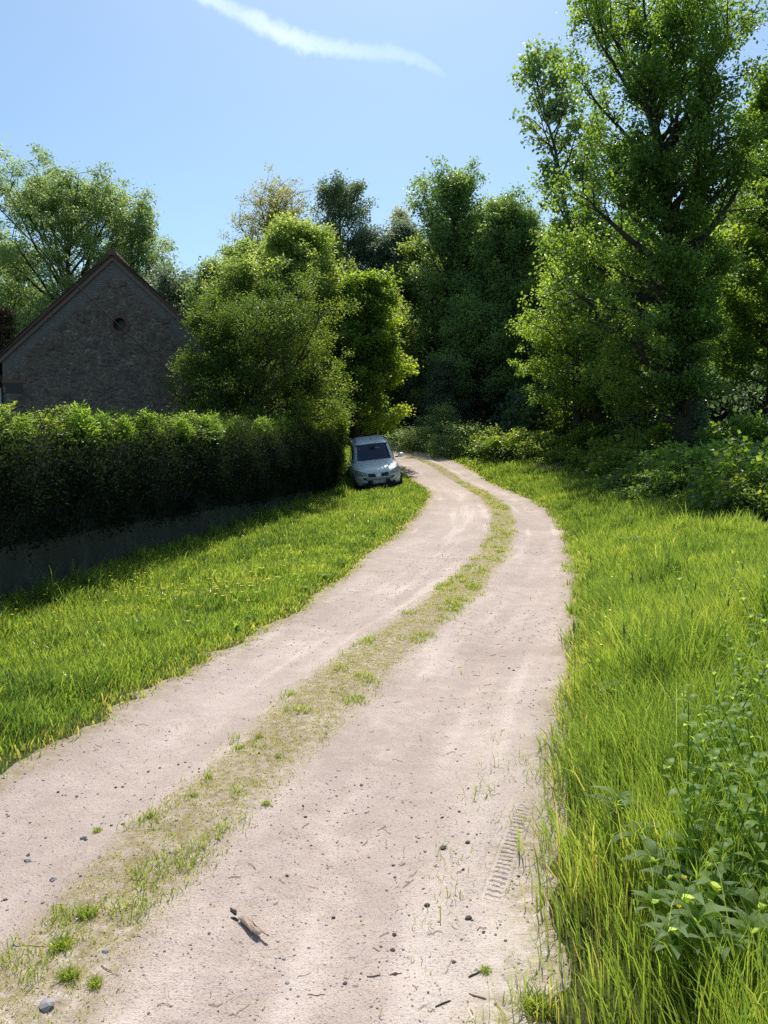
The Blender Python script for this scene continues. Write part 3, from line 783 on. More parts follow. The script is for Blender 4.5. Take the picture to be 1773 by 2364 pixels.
# ivy on the oak's trunk
kt = np.linspace(0, 1, 400); rng = np.random.default_rng(52)
tz = .2 + 6.2 * rng.random(420); aa = rng.random(420) * 6.28
tx = np.interp(tz / Ho, [0, .3, .42], [0, (t6 - xo) * .8, t6 - xo])
Ci = np.stack([tx + .44 * np.cos(aa), .44 * np.sin(aa), tz], 1)
iv = empty('ivy_plant', (xo, yo, gz1(xo, yo))); tag(iv, 'dark ivy climbing the lower trunk of the huge oak', 'ivy')
link('foliage', crown_mesh('foliage', rng, Ci, np.full(420, .16), 9000, .08, .9, M['dark'], droop=.6), iv)

x, H = px_tree(1665, 28, 130)
place_tree('lime_tree', 'bright yellow green tree at the right picture edge beside the oak',
           tree_parts(53, H, [(.1, 2.0), (.4, 2.1), (.7, 1.9), (.9, 1.2), (1, .5)], .24, .14, 44, 80000, .12, M['maple'], M['bark'], cl=.36, nsub=8, lw=.75, zt=lambda P: .05 + .0 * P[:, 0], el=(10, 60)), x, 28)
x, H = px_tree(1682, 42, 25)
place_tree('poplar_tree', 'grey green tree top peeping in at the upper right corner', tree_parts(54, H, [(.3, 2.2), (.6, 2.3), (.85, 1.5), (1, .5)], .3, .3, 32, 24000, .19, M['grey'], M['bark'], cl=.45, el=(30, 70), nsub=8), x, 42, group=GW)
for k, (px, Yd, tp_, lab, mt, sd) in enumerate([
        (1290, 40, 560, 'yellow lit sapling showing behind the left side of the oak', 'maple', 61), (1400, 41, 480, 'leafy tree glimpsed straight behind the oak limbs', 'maple', 62),
        (1560, 42, 430, 'leafy tree behind the oak trunk on its right', 'maple', 63), (1650, 36, 560, 'low bright tree under the right edge crown', 'maple', 64),
        (1780, 34, 300, 'tree standing just beyond the right picture edge', 'oak', 65)]):
    x, H = px_tree(px, Yd, tp_)
    place_tree('hazel_tree', lab, tree_parts(sd, H, [(.08, 2.1), (.4, 2.4), (.75, 1.8), (1, .6)], .18, .08, 30, 26000, .16, M[mt], M['bark'], cl=.45, nsub=8, lw=.75, zt=lambda P: .15 + 0 * P[:, 0]), x, Yd, group=GW)
for k, (px, Yd, tp_, r_, mt, lab) in enumerate([
        (690, 47, 505, 2.6, 'lime', 'soft green tree between the yellow green dome and the narrow bluish tree'), (850, 50.5, 470, 2.2, 'grey', 'grey green tree filling the notch left of the tall poplar'),
        (905, 49, 520, 2.2, 'lime', 'lighter green tree below the left side of the tall poplar'), (1010, 47, 470, 2.0, 'poplar', 'tree squeezed between the two poplars'),
        (1100, 47, 478, 2.2, 'poplar', 'tree filling in right behind the second poplar'), (835, 44, 640, 2.2, 'lime', 'low sunlit tree at the mouth of the shaded gap'),
        (1040, 42, 640, 2.4, 'poplar', 'low grey green tree under the second poplar'), (540, 44, 520, 2.2, 'lime', 'leafy tree left behind the yellow green dome')]):
    x, H = px_tree(px, Yd, tp_)
    place_tree('wood_tree', lab, tree_parts(160 + k, H, [(.1, r_), (.45, r_ * 1.1), (.75, r_ * .85), (1, .5)], .2, .10, 34, 38000, .14, M[mt], M['bark'], cl=.38, nsub=8, lw=.65), x, Yd, group=GW)
# the shaded second row that closes the wood
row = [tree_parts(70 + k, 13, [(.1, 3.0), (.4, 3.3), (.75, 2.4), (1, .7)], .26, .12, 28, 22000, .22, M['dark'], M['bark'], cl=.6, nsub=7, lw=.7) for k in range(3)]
labs = ['dark shaded tree of the back row right of the barn', 'dark back row tree behind the yellow green dome', 'dark back row tree behind the maple', 'dark back row tree left of the central poplar',
        'dark back row tree under the central poplar', 'dark back row tree right of the central poplar', 'dark back row tree left behind the oak', 'dark back row tree behind the oak crown',
        'dark back row tree behind the oak trunk', 'dark back row tree at the right edge', 'dark back row tree behind the barn roof', 'dark back row tree at the left edge']
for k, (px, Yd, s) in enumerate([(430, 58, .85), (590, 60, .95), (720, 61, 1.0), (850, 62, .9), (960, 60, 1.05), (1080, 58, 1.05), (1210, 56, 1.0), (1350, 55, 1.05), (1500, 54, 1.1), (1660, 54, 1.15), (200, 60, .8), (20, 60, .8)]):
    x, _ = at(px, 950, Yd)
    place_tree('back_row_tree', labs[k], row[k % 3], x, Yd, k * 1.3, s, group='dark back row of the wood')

# ------------------------------------------------------------------ shrubs
def bush_parts(seed, n_leaf, ll, m, lw=.6, tvar=.5, rx=1.0, ry=1.0, rz=1.0, cl=.22, ncl=130, upb=.8, top=.3):
    rng = np.random.default_rng(seed)
    d = unit(rng.normal(size=(ncl, 3))); d[:, 2] = np.abs(d[:, 2]) * 1.05 - .12
    rr = .55 + .5 * rng.random(ncl) ** .6
    lump = 1 + .25 * np.sin(d[:, 0] * 5 + seed) * np.cos(d[:, 1] * 4 + seed * 2)
    Cc = d * (rr * lump)[:, None] * np.array([rx, ry, rz])
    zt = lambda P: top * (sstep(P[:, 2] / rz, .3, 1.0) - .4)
    f = crown_mesh('foliage', rng, Cc, np.full(ncl, cl) * (.6 + .8 * rng.random(ncl)), n_leaf, ll, lw, m, .1, .6, tvar, zt, upb)
    acc = Acc()
    for c in Cc[::3]:
        b = np.array([c[0] * .25, c[1] * .25, -.2])
        V, Q = tube(np.array([b, (b + c) / 2 + np.array([0, 0, .15 * rz]), c]), np.array([.016, .011, .004]), 4); acc.add(V, Q)
    return np_mesh('stems', acc.verts(), acc.faces(), M['twig']), f
def place_bush(name, label, parts, x, y, s=(1, 1, 1), rz=0, group=None, cat='shrub', dz=0):
    r = empty(name, (x, y, gz1(x, y) + dz), rz); r.scale = s
    tag(r, label, cat, group)
    link('stems', parts[0], r); link('foliage', parts[1], r); return r
BR = [bush_parts(80 + k, 7000, .085, M['bramble'], .75, .6) for k in range(3)]
BD = [bush_parts(85 + k, 8000, .085, M['dark'], .75, .5) for k in range(3)]
BG = [bush_parts(90 + k, 9000, .06, M['ash'], .55, .5) for k in range(2)]
BS = [bush_parts(97 + k, 9000, .085, M['oak'], .75, .5) for k in range(3)]
BF = bush_parts(95, 9000, .10, M['maple'], .4, .5, top=.5)
GB = 'bramble bushes along the right verge'
# px, py of the foot, depth offset, scale (x,y,z), kind, label
bl = [(905, 975, 0, (1.3, 1.0, .8), 'G', 'grey green low shrub at the far end of the right verge'),
      (950, 968, .6, (1.6, 1.1, 1.3), 'G', 'taller grey green shrub mound where the track bends away'),
      (1000, 985, 0, (1.3, 1.0, 1.0), 'G', 'dark greyish shrub between the mound and the bright brambles'),
      (1055, 992, 0, (1.2, .9, .75), 'B', 'small bright bramble at the left end of the lit row'),
      (1110, 997, 0, (1.2, 1.0, .85), 'B', 'sunlit bramble second from left in the lit row'),
      (1170, 1002, .2, (1.2, 1.0, .8), 'B', 'sunlit bramble in the middle of the lit row'),
      (1165, 972, 2.6, (1.3, 1.0, 1.5), 'F', 'bright ferny shrub rising above the lit bramble row'),
      (1235, 985, 2.0, (1.4, 1.1, 1.2), 'B', 'leafy bramble behind the bare patch of bark'),
      (1305, 1022, 0, (1.2, .9, .8), 'B', 'yellow topped bramble right of the bare patch'),
      (1380, 1035, .3, (1.3, 1.0, .85), 'B', 'yellow topped bramble below the oak'),
      (1330, 1000, 2.4, (1.5, 1.1, 1.1), 'D', 'dark bramble in the shade left of the oak trunk'),
      (1440, 1060, .3, (1.2, 1.0, .8), 'D', 'dark shaded bramble in front of the oak trunk'),
      (1510, 1075, .4, (1.2, 1.0, .85), 'D', 'dark shaded bramble right of the oak foot'),
      (1480, 1030, 3.0, (1.6, 1.1, 1.1), 'D', 'dark bramble thicket around the oak foot'),
      (1590, 1040, 2.5, (1.6, 1.1, 1.2), 'D', 'dark bramble thicket right behind the lit shrub'),
      (1600, 1102, .2, (.75, .7, .95), 'B', 'bright leafy shrub near the right picture edge'),
      (1650, 1118, .0, (.7, .6, .7), 'B', 'low bright bramble touching the right picture edge'),
      (1560, 1100, -.1, (.6, .5, .35), 'B', 'low bramble tangle at the top of the grassy bank'),
      (1215, 1012, -.1, (.7, .6, .5), 'B', 'low bramble just left of the bare patch of bark'),
      (1270, 1000, 1.0, (1.1, .9, .9), 'B', 'sunlit bramble mound over the bare patch'),
      (1350, 1040, -.2, (.9, .7, .65), 'B', 'sunlit low bramble spilling onto the grass'),
      (1420, 1055, -.3, (.9, .7, .6), 'B', 'bramble at the shadow edge below the oak'),
      (1470, 1078, -.3, (.9, .7, .55), 'D', 'low dark bramble at the grass edge under the oak'),
      (1545, 1085, .6, (1.1, .9, 1.0), 'D', 'dark bramble mound left of the lit right shrub'),
      (1700, 1105, .3, (1.1, 1.0, 1.2), 'D', 'dark shrub just beyond the right picture edge'),
      (1690, 1040, 2.6, (1.5, 1.2, 1.4), 'D', 'dark thicket at the right edge under the lime')]
for k, (px, py, dy, s, kd, lab) in enumerate(bl):
    x, y, z = ground_hit(px, py)
    if y > 44: y = 44.0; x = at(px, py, y)[0]
    if px > 1390: dy -= 1.0
    y2 = y + dy + s[1] * .5; x2 = x * y2 / y
    parts = {'G': BG[k % 2], 'B': BR[k % 3], 'D': BS[k % 3], 'F': BF}[kd]
    place_bush('bramble_bush' if kd in 'BD' else ('fern_shrub' if kd == 'F' else 'wild_shrub'), lab, parts, x2, y2, (s[0] * 1.25, s[1] * 1.2, s[2] * (1.4 if px < 1540 else 1.15)), k * 1.7, GB if kd in 'BD' else None)
# shade shrubs at the foot of the wood
GU = 'dark understorey shrubs at the foot of the wood'
us = [(770, 42, 1.7, 'dark understorey shrub behind the car on the left'), (835, 45, 2.2, 'dark understorey shrub straight behind the car roof'), (895, 47, 2.4, 'dark understorey shrub in the shaded gap of the wood'),
      (1030, 45, 2.2, 'dark understorey shrub right of the young conifer'), (1100, 43, 2.3, 'dark understorey shrub behind the lit bramble row'), (1180, 40, 2.2, 'dark understorey shrub left behind the oak'),
      (1260, 37, 2.4, 'dark understorey shrub under the left oak limbs'), (1350, 34, 2.2, 'dark understorey shrub behind the oak trunk'), (1440, 33, 2.2, 'dark understorey shrub just left of the oak trunk'),
      (1180, 37, 1.9, 'dark understorey shrub below the left edge of the field maple'), (1250, 36, 1.9, 'dark understorey shrub under the field maple crown'), (1330, 35, 1.9, 'dark understorey shrub between the field maple stem and the oak'), (1410, 29.5, 1.5, 'dark understorey shrub close left of the ivy trunk'), (1560, 32, 2.2, 'dark understorey shrub right of the oak trunk'), (1650, 31, 2.4, 'dark understorey shrub at the right edge'), (690, 41, 2.2, 'dark understorey shrub hidden behind the hedge end'), (600, 40, 2.4, 'dark understorey shrub behind the robinia')]
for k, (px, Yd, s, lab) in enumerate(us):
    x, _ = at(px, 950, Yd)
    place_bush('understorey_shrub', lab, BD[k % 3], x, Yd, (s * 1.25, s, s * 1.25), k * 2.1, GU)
# the dense leafage deep in the wood reads as one mass
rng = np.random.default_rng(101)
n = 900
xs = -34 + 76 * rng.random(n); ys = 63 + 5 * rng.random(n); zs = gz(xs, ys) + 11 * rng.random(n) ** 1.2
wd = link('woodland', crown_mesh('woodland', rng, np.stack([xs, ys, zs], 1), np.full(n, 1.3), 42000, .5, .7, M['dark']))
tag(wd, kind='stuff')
# young conifer
x, H = px_tree(965, 41, 770)
yc = tree_parts(111, H, [(.03, 1.35), (.3, 1.35), (.6, .9), (1, .12)], .07, .03, 54, 22000, .085, M['grey'], M['bark'], cl=.2, el=(0, 40), nsub=9, sub=.5, lw=.3, curve=-8)
place_tree('young_conifer', 'young pale grey green conifer at the edge of the wood', yc, x, 41)
x, H = px_tree(868, 43, 800)
place_tree('young_conifer', 'dark feathery young conifer under the maple behind the car', yc, x, 43, 2.0, (.8, .8, H / 4.6))

# ------------------------------------------------------------------ retaining wall and hedge
def conc_mat():
    m, nt = mat('old_concrete'); n = N(nt); o = n.obj()
    st = n.noise(n('ShaderNodeMapping', {'Vector': o, 'Scale': (2.2, 2.2, .9)}).outputs[0], 1.6, 7, .7)
    f = n.noise(o, 30, 5)
    c = n.ramp(st, [(.3, (.016, .016, .012)), (.5, (.036, .034, .026)), (.72, (.075, .070, .054))])
    c = n.mix(n.math('MULTIPLY', f, .4), c, (.06, .065, .045))
    p = n('ShaderNodeBsdfPrincipled', {'Base Color': c, 'Roughness': .9, 'Normal': n.bump(f, .4, .02)}); n.out(p.outputs[0]); return m
M['concrete'] = conc_mat()
nseg = 60
bm = bmesh.new()
prev = None
for k in range(nseg + 1):
    p = W0 + WD * WLEN * k / nseg; zt_ = .56 + .03 * math.sin(k * 1.7)
    zb = gz1(p[0], p[1]) - .5
    bk = p - WN * .3
    ring = [bm.verts.new((p[0] + WN[0] * .04, p[1] + WN[1] * .04, zb)), bm.verts.new((p[0], p[1], max(zt_, zb + .62))), bm.verts.new((bk[0], bk[1], max(zt_, zb + .62))), bm.verts.new((bk[0], bk[1], zb))]
    if prev:
        for a in range(4): bm.faces.new([prev[a], prev[(a + 1) % 4], ring[(a + 1) % 4], ring[a]])
    prev = ring
wl_o = link('retaining_wall', bm_mesh('retaining_wall', bm, M['concrete']))
tag(wl_o, 'low stained concrete wall under the dark hedge at left', 'wall')

hd = empty('hedge', (0, 0, 0)); tag(hd, 'long dark clipped hedge standing on the low concrete wall', 'hedge')
rng = np.random.default_rng(120)
def hedge_top(y): return 1.96 + .036 * (y - 8.8)
def hedge_pt(s, v, side):
    """s along, v height 0..1; side 'front','top','end'"""
    p = W0[None] + WD[None] * s[:, None]
    return p
n = 5200
s = WLEN * rng.random(n) ** .85
s = np.where(rng.random(n) < .08, WLEN - .02 * rng.random(n), s)
p = W0 + WD * s[:, None]
top = hedge_top(p[:, 1]) - .06 + .14 * np.sin(s * 2.3) * np.sin(s * .9 + 1) + .10 * (fbm(s, s * 0, 1.7, 7) - .5)
face = rng.random(n)
isend = (s > WLEN - .05)
v = rng.random(n)
depth = np.where(face < .62, .06 * rng.normal(size=n) + .03 * np.sin(s * 3 + v * 4), -.1 - 1.4 * rng.random(n))
zlo = .60 - .34 * fbm(s, s * 0, 1.1, 9) * fbm(s, s * 0, 4, 10)
zz = np.where(face < .62, zlo + (top - zlo) * v, top + .05 * rng.normal(size=n))
depth = np.where(isend, -1.5 * rng.random(n), depth)
zz = np.where(isend, zlo + (top - zlo) * rng.random(n), zz)
hv = np.clip((zz - zlo) / (top - zlo), 0, 1)
bulge = .02 + .26 * sstep(hv, .0, .62) - .22 * sstep(hv, .72, 1.0) + .05 * np.sin(s * 4.1) * np.sin(s * 1.3)
fr_ = np.where(isend, 0, bulge)
Cc = np.stack([p[:, 0] + WN[0] * (depth + fr_) + WD[0] * np.where(isend, .10, 0), p[:, 1] + WN[1] * (depth + fr_) + WD[1] * np.where(isend, .1, 0), zz], 1)
Cr = np.full(n, .15) * (.7 + .6 * rng.random(n))
hz = lambda P: .62 * sstep(P[:, 2] - hedge_top(P[:, 1]), -.75, -.1) - .5  # shade put into the leaf tint: lower face dark, top lit
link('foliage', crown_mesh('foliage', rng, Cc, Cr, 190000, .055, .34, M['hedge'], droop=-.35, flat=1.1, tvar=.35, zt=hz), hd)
# unseen dark core, added so that no light leaks through the hedge
bm = bmesh.new(); prev = None
for k in range(41):
    q = W0 + WD * (WLEN - .12) * k / 40
    a = q - WN * .0; b = q - WN * 1.35
    ht = hedge_top(q[1]) - .16
    zb = max(.5, gz1(q[0], q[1]) + .1)
    ring = [bm.verts.new((a[0], a[1], zb)), bm.verts.new((a[0] + WN[0] * .06, a[1] + WN[1] * .06, (zb + ht) / 2)), bm.verts.new((a[0] - WN[0] * .06, a[1] - WN[1] * .06, ht)), bm.verts.new((b[0], b[1], ht)), bm.verts.new((b[0], b[1], zb - .6))]
    if prev:
        for c in range(5): bm.faces.new([prev[c], prev[(c + 1) % 5], ring[(c + 1) % 5], ring[c]])
    else: bm.faces.new(ring)
    prev = ring
bm.faces.new(prev)
link('light_block_core', bm_mesh('light_block_core', bm, plain('hedge_core', (.012, .014, .009), .95, noise=.5, nscale=9)), hd)
acc = Acc()
for k in range(150):
    s0 = WLEN * (.25 + .7 * rng.random()); p0 = W0 + WD * s0; zc = .7 + 1.2 * rng.random()
    a = np.array([p0[0] + WN[0] * .12, p0[1] + WN[1] * .12, zc]); d = np.array([WD[0] * rng.normal() * .25, WD[1] * rng.normal() * .25, .2 + .35 * rng.random()])
    V, Q = tube(np.array([a, a + d * .5 + np.append(WN * .10, 0), a + d + np.append(WN * .12, 0)]), np.array([.006, .005, .002]), 4); acc.add(V, Q)
link('bare_twigs', np_mesh('bare_twigs', acc.verts(), acc.faces(), M['twig']), hd)['kind'] = 'stuff'
# brambles growing over the top of the hedge
GT = 'brambles growing over the hedge top'
hb = [(10, 'lit bramble over the hedge top at the left picture edge'), (75, 'yellow lit bramble on the hedge below the downpipe'), (165, 'bramble on the hedge left of the grassy gap'), (240, 'low bramble on the hedge under the round window'), (330, 'bramble sprays on the hedge top right of the round window'),
      (400, 'lit bramble on the hedge below the right end of the barn'), (455, 'last bramble on the hedge before the robinia shade'), (-70, 'bramble on the hedge just outside the left picture edge')]
for k, (px, lab) in enumerate(hb):
    # where the view through px crosses the hedge line
    a = (px * K - CX) / F_PX
    t = (W0[0] - a * W0[1]) / (a * WD[1] - WD[0])
    q = W0 + WD * t - WN * (.55 + .2 * (k % 2))
    r = empty('bramble_spray', (q[0], q[1], hedge_top(q[1]) - .12 - .05 * (k % 3)), k * 1.9)
    f = q[1] / 11
    r.scale = (.70 * f, .62, (.28 if k not in (0, 1, 7) else .40) * (1 + .1 * (k % 2)))
    tag(r, lab, 'bramble', GT)
    link('stems', BR[k % 3][0], r); link('foliage', BR[k % 3][1], r)
# upright conifer shoots sticking up from the hedge top
for k in range(26):
    s0 = WLEN * (.36 + .0235 * k + .02 * rng.random()); q = W0 + WD * s0 - WN * (-.08 + .5 * rng.random())
    if k == 0:
        zc = np.linspace(0, .42, 9)
        sh_f = crown_mesh('foliage', np.random.default_rng(5), np.stack([.03 * np.sin(zc * 9), 0 * zc, zc], 1), np.linspace(.15, .06, 9), 1500, .05, .3, M['weed'], droop=-.8, flat=1.2)
        V, Q = tube([(0, 0, -.2), (0, 0, .2), (.01, 0, .48)], [.008, .006, .002], 5); sh_s = np_mesh('stem', V, [Q], M['twig'])
    r = empty('hedge_shoot', (q[0], q[1], hedge_top(q[1]) - .10 - .1 * rng.random()), k * 2.3)
    s_ = .8 + .6 * rng.random(); r.scale = (s_ * 1.1, s_ * 1.1, s_ * .65)
    tag(r, 'feathery green conifer shoot standing above the hedge top', 'shoot', 'conifer shoots on the hedge')
    link('stem', sh_s, r); link('foliage', sh_f, r)
# ivy draping over the hedge's lit end
rng = np.random.default_rng(131)
e0 = W1
zc = gz1(*e0) + .9 + 2.0 * rng.random(240)
Ci = np.stack([e0[0] + .16 + .10 * rng.normal(size=240) + .10 * np.sin(zc * 2.5), e0[1] - .1 - .7 * rng.random(240), zc], 1)
ie = empty('hedge_ivy', (0, 0, 0)); tag(ie, 'yellow green creeper draping the lit right end of the hedge', 'creeper')
link('foliage', crown_mesh('foliage', rng, Ci, np.full(240, .12), 5200, .075, .6, M['bramble'], droop=1.0), ie)

# ------------------------------------------------------------------ stone barn
HX, HY = at(247, 700, 25)[0], 25.0
AP = at(247, 556, 25)[1]                        # apex of the gable
HW = m_px(231, 25) ; SL = .925                   # half width, slope
EZ = AP - HW * SL
HB = gz1(HX, HY) - .4
def stone_mat():
    m, nt = mat('rubble_stone'); n = N(nt)
    o = n.obj()
    warp = n.noise(o, 1.6, 3, .5, 1)
    v = n('ShaderNodeVectorMath', {0: warp, 1: (.5, .5, .5)}, operation='SUBTRACT').outputs[0]
    v = n('ShaderNodeVectorMath', {0: v, 'Scale': .35}, operation='SCALE').outputs[0]
    v = n('ShaderNodeVectorMath', {0: o, 1: v}, operation='ADD').outputs[0]
    v = n('ShaderNodeMapping', {'Vector': v, 'Scale': (6.0, 6.0, 16.0)}).outputs[0]
    d = n('ShaderNodeTexVoronoi', {'Vector': v, 'Scale': 1.0}, feature='DISTANCE_TO_EDGE').outputs['Distance']
    cc = n('ShaderNodeTexVoronoi', {'Vector': v, 'Scale': 1.0}).outputs['Color']
    sx = n('ShaderNodeSeparateXYZ', {0: cc})
    f = n.noise(o, 24, 6, .65); f2 = n.noise(o, 1.1, 4)
    c = n.ramp(sx.outputs[0], [(.05, (.125, .093, .078)), (.4, (.195, .142, .112)), (.7, (.25, .182, .138)), (.95, (.165, .128, .11))])
    c = n.mix(n.math('MULTIPLY', f, .55), c, (.075, .058, .05))
    mort = n.ramp(d, [(.03, (1, 1, 1)), (.085, (0, 0, 0))])
    mm = n.math('MULTIPLY', mort, n.ramp(n.noise(o, 2.6, 4), [(.38, (.12, .12, .12)), (.62, (.85, .85, .85))]))
    c = n.mix(mm, c, (.40, .32, .25))
    # worn render along both verges and at the right corner
    s = n('ShaderNodeSeparateXYZ', {0: o})
    ax = n.math('ABSOLUTE', s.outputs[0])
    dd = n.math('SUBTRACT', n.math('SUBTRACT', AP - HB, s.outputs[2]), n.math('MULTIPLY', ax, SL))
    dd = n.math('SUBTRACT', dd, n.math('MULTIPLY', f2, .9))
    rd_ = n.ramp(n.math('MULTIPLY_ADD', dd, -1.3, .58, clamp=True), [(.3, (0, 0, 0)), (.6, (.85, .85, .85))])
    c = n.mix(rd_, c, n.mix(f, (.17, .155, .145), (.25, .225, .205)))
    h = n.math('ADD', n.math('MULTIPLY', n.math('MINIMUM', d, .16), 3.0), n.math('MULTIPLY', f, .35))
    p = n('ShaderNodeBsdfPrincipled', {'Base Color': c, 'Roughness': .95, 'Specular IOR Level': .15, 'Normal': n.bump(h, .8, .05)})
    n.out(p.outputs[0]); return m
M['stone'] = stone_mat()
M['brick'] = plain('brick_red', (.16, .085, .066), .85, noise=.35, nscale=18)
M['tile'] = plain('clay_tile', (.11, .062, .05), .85, noise=.5, nscale=14)
M['verge'] = plain('verge_mortar', (.20, .14, .12), .9, noise=.35, nscale=12)
M['zinc'] = plain('zinc_pipe', (.28, .29, .30), .45, metal=.6, noise=.2)
M['void'] = plain('dark_opening', (.006, .006, .007), .4)
M['wood'] = plain('old_beam', (.13, .10, .08), .85, noise=.4, nscale=20)
hs = empty('stone_barn', (HX, HY, HB), R(6)); tag(hs, 'old rubble stone barn with steep tiled gable and round window', 'barn')
a = AP - HB; e = EZ - HB; BL = 11.0
rw = m_px(14, 25); rzc = at(258, 701, 25)[1] - HB; rxc = at(258, 701, 25)[0] - HX
# gable with a real round hole
bm = bmesh.new()
ring = [bm.verts.new((rxc + rw * math.cos(t), 0, rzc + rw * math.sin(t))) for t in np.arange(32) / 32 * 2 * math.pi]
outer = [(-HW, 0, 0), (HW, 0, 0), (HW, 0, e), (0, 0, a), (-HW, 0, e)]
ov = [bm.verts.new(p) for p in outer]
edges = [bm.edges.new((ring[k], ring[(k + 1) % 32])) for k in range(32)] + [bm.edges.new((ov[k], ov[(k + 1) % 5])) for k in range(5)]
bmesh.ops.triangle_fill(bm, use_beauty=True, use_dissolve=False, edges=edges)
back = [bm.verts.new((v.co.x, .4, v.co.z)) for v in ring]
for k in range(32): bm.faces.new([ring[k], ring[(k + 1) % 32], back[(k + 1) % 32], back[k]])
# long walls and back gable
b2 = [bm.verts.new((p[0], BL, p[2])) for p in outer]
bm.faces.new(b2); bm.faces.new([ov[0], ov[4], b2[4], b2[0]]); bm.faces.new([ov[1], ov[2], b2[2], b2[1]])
link('wall', bm_mesh('wall', bm, M['stone']), hs)
win = bmesh.new()
vs = [win.verts.new((rxc + rw * 1.02 * math.cos(t), .25, rzc + rw * 1.02 * math.sin(t))) for t in np.arange(32) / 32 * 2 * math.pi]
win.faces.new(vs)
wo = link('round_window', bm_mesh('round_window', win, M['void']), hs)
bm = bmesh.new()
nb_ = 22
for k in range(nb_):
    t0, t1 = (k + .06) / nb_ * 2 * math.pi, (k + .94) / nb_ * 2 * math.pi
    q = []
    for (rr, yy) in ((rw * .98, -.03), (rw * 1.5, -.03), (rw * 1.5, .03), (rw * .98, .03)):
        for t in (t0, t1): q.append(bm.verts.new((rxc + rr * math.cos(t), yy, rzc + rr * math.sin(t))))
    for f in ((0, 1, 3, 2), (2, 3, 5, 4), (4, 5, 7, 6), (6, 7, 1, 0), (0, 2, 4, 6), (1, 3, 5, 7)): bm.faces.new([q[z] for z in f])
link('brick_ring', bm_mesh('brick_ring', bm, M['brick']), wo)
# roof slabs made of overlapping tile courses
oh = .14; th = .10; ev = .45
rf_acc = Acc()
L = math.hypot(HW + ev, (HW + ev) * SL)
for sg in (-1, 1):
    nc = 34; prof_ = []
    ux, uz = sg / math.hypot(1, SL), -SL / math.hypot(1, SL); nx, nz = -uz * sg * 1.0 * 1, ux * sg
    nx, nz = sg * SL / math.hypot(1, SL), 1 / math.hypot(1, SL)
    for k in range(nc):
        s0, s1 = L * k / nc, L * (k + 1) / nc + .03
        for (s_, o_) in ((s0, th - .012), (s1, th + .022)):
            prof_.append((ux * s_ + nx * o_, a + .05 + uz * s_ + nz * o_))
    prof_.append((ux * L, a + .05 + uz * L)); prof_.append((0, a + .05))
    P = np.array(prof_); m_ = len(P)
    V = np.concatenate([np.stack([P[:, 0], np.full(m_, -oh), P[:, 1]], 1), np.stack([P[:, 0], np.full(m_, BL + oh), P[:, 1]], 1)])
    kx = np.arange(m_); k2 = (kx + 1) % m_
    rf_acc.add(V, np.stack([kx, k2, k2 + m_, kx + m_], 1))
    # verge faces: fan per course
    T = [[2 * k, 2 * k + 1, m_ - 1 if k < nc / 2 else m_ - 2] for k in range(nc)] + [[2 * k + 1, 2 * k + 2, m_ - 1 if k < nc / 2 else m_ - 2] for k in range(nc - 1)] + [[nc - 1 if nc % 2 else nc, m_ - 1, m_ - 2]]
    rf_acc.add(V, T=np.array(T))
rfo = link('roof', np_mesh('roof', rf_acc.verts(), rf_acc.faces(), M['tile']), hs)
acc = Acc()
for k in range(24):
    y0 = -oh - .03 + k * (BL + 2 * oh) / 24
    tt = np.linspace(-.15, math.pi + .15, 9)
    pr = np.stack([.16 * np.cos(tt), 0 * tt, a + .06 + .17 * np.sin(tt)], 1)
    V = np.concatenate([pr + [0, y0, .015], pr + [0, y0 + .5, 0]])
    i_ = np.arange(8); acc.add(V, np.stack([i_, i_ + 1, i_ + 10, i_ + 9], 1))
    if k == 0: acc.add(pr + [0, y0 + .004, .01], T=np.array([[0, j_, j_ + 1] for j_ in range(1, 8)]))
link('ridge_tile', np_mesh('ridge_tile', acc.verts(), acc.faces(), M['brick']), rfo)['kind'] = 'stuff'
for sg in (-1, 1):   # mortared verge band under the tiles
    bm = bmesh.new()
    ux, uz = sg / math.hypot(1, SL), -SL / math.hypot(1, SL); nx, nz = sg * SL / math.hypot(1, SL), 1 / math.hypot(1, SL)
    pts = [(0, a + .04), (ux * L, a + .04 + uz * L), (ux * L - nx * .11, a + .04 + uz * L - nz * .11), (0, a + .04 - .11 / nz)]
    f0 = [bm.verts.new((p[0], -.075, p[1])) for p in pts]; f1 = [bm.verts.new((p[0], .0, p[1])) for p in pts]
    bm.faces.new(f0)
    for k in range(4): bm.faces.new([f0[k], f0[(k + 1) % 4], f1[(k + 1) % 4], f1[k]])
    link('verge_band', bm_mesh('verge_band', bm, M['verge']), hs)
for (px, py) in [(265, 613), (180, 693), (358, 692), (115, 752)]:
    x_, z_ = at(px, py, 25); x_ -= HX; z_ -= HB
    bm = bmesh.new(); bx(bm, x_ - .09, x_ + .09, -.05, .1, z_ - .07, z_ + .07, .01); link('purlin_end', bm_mesh('purlin_end', bm, M['wood']), hs)
x_, z_ = at(40, 840, 25); x_ -= HX; z_ -= HB
bm = bmesh.new(); bx(bm, x_ - .26, x_ + .26, -.006, .1, z_ - .18, z_ + .14, .0)
op = link('vent_opening', bm_mesh('vent_opening', bm, M['void']), hs)
bm = bmesh.new(); bx(bm, x_ - .36, x_ + .36, -.03, .1, z_ + .142, z_ + .27, .01); link('lintel', bm_mesh('lintel', bm, M['brick']), op)
gx_ = -HW - ev + .03
V, Q = tube([(gx_, -oh, e - ev * SL - .02), (gx_, BL, e - ev * SL - .02)], [.075, .075], 10)
gt = link('gutter', np_mesh('gutter', V, [Q], M['zinc'], smooth=True), hs)
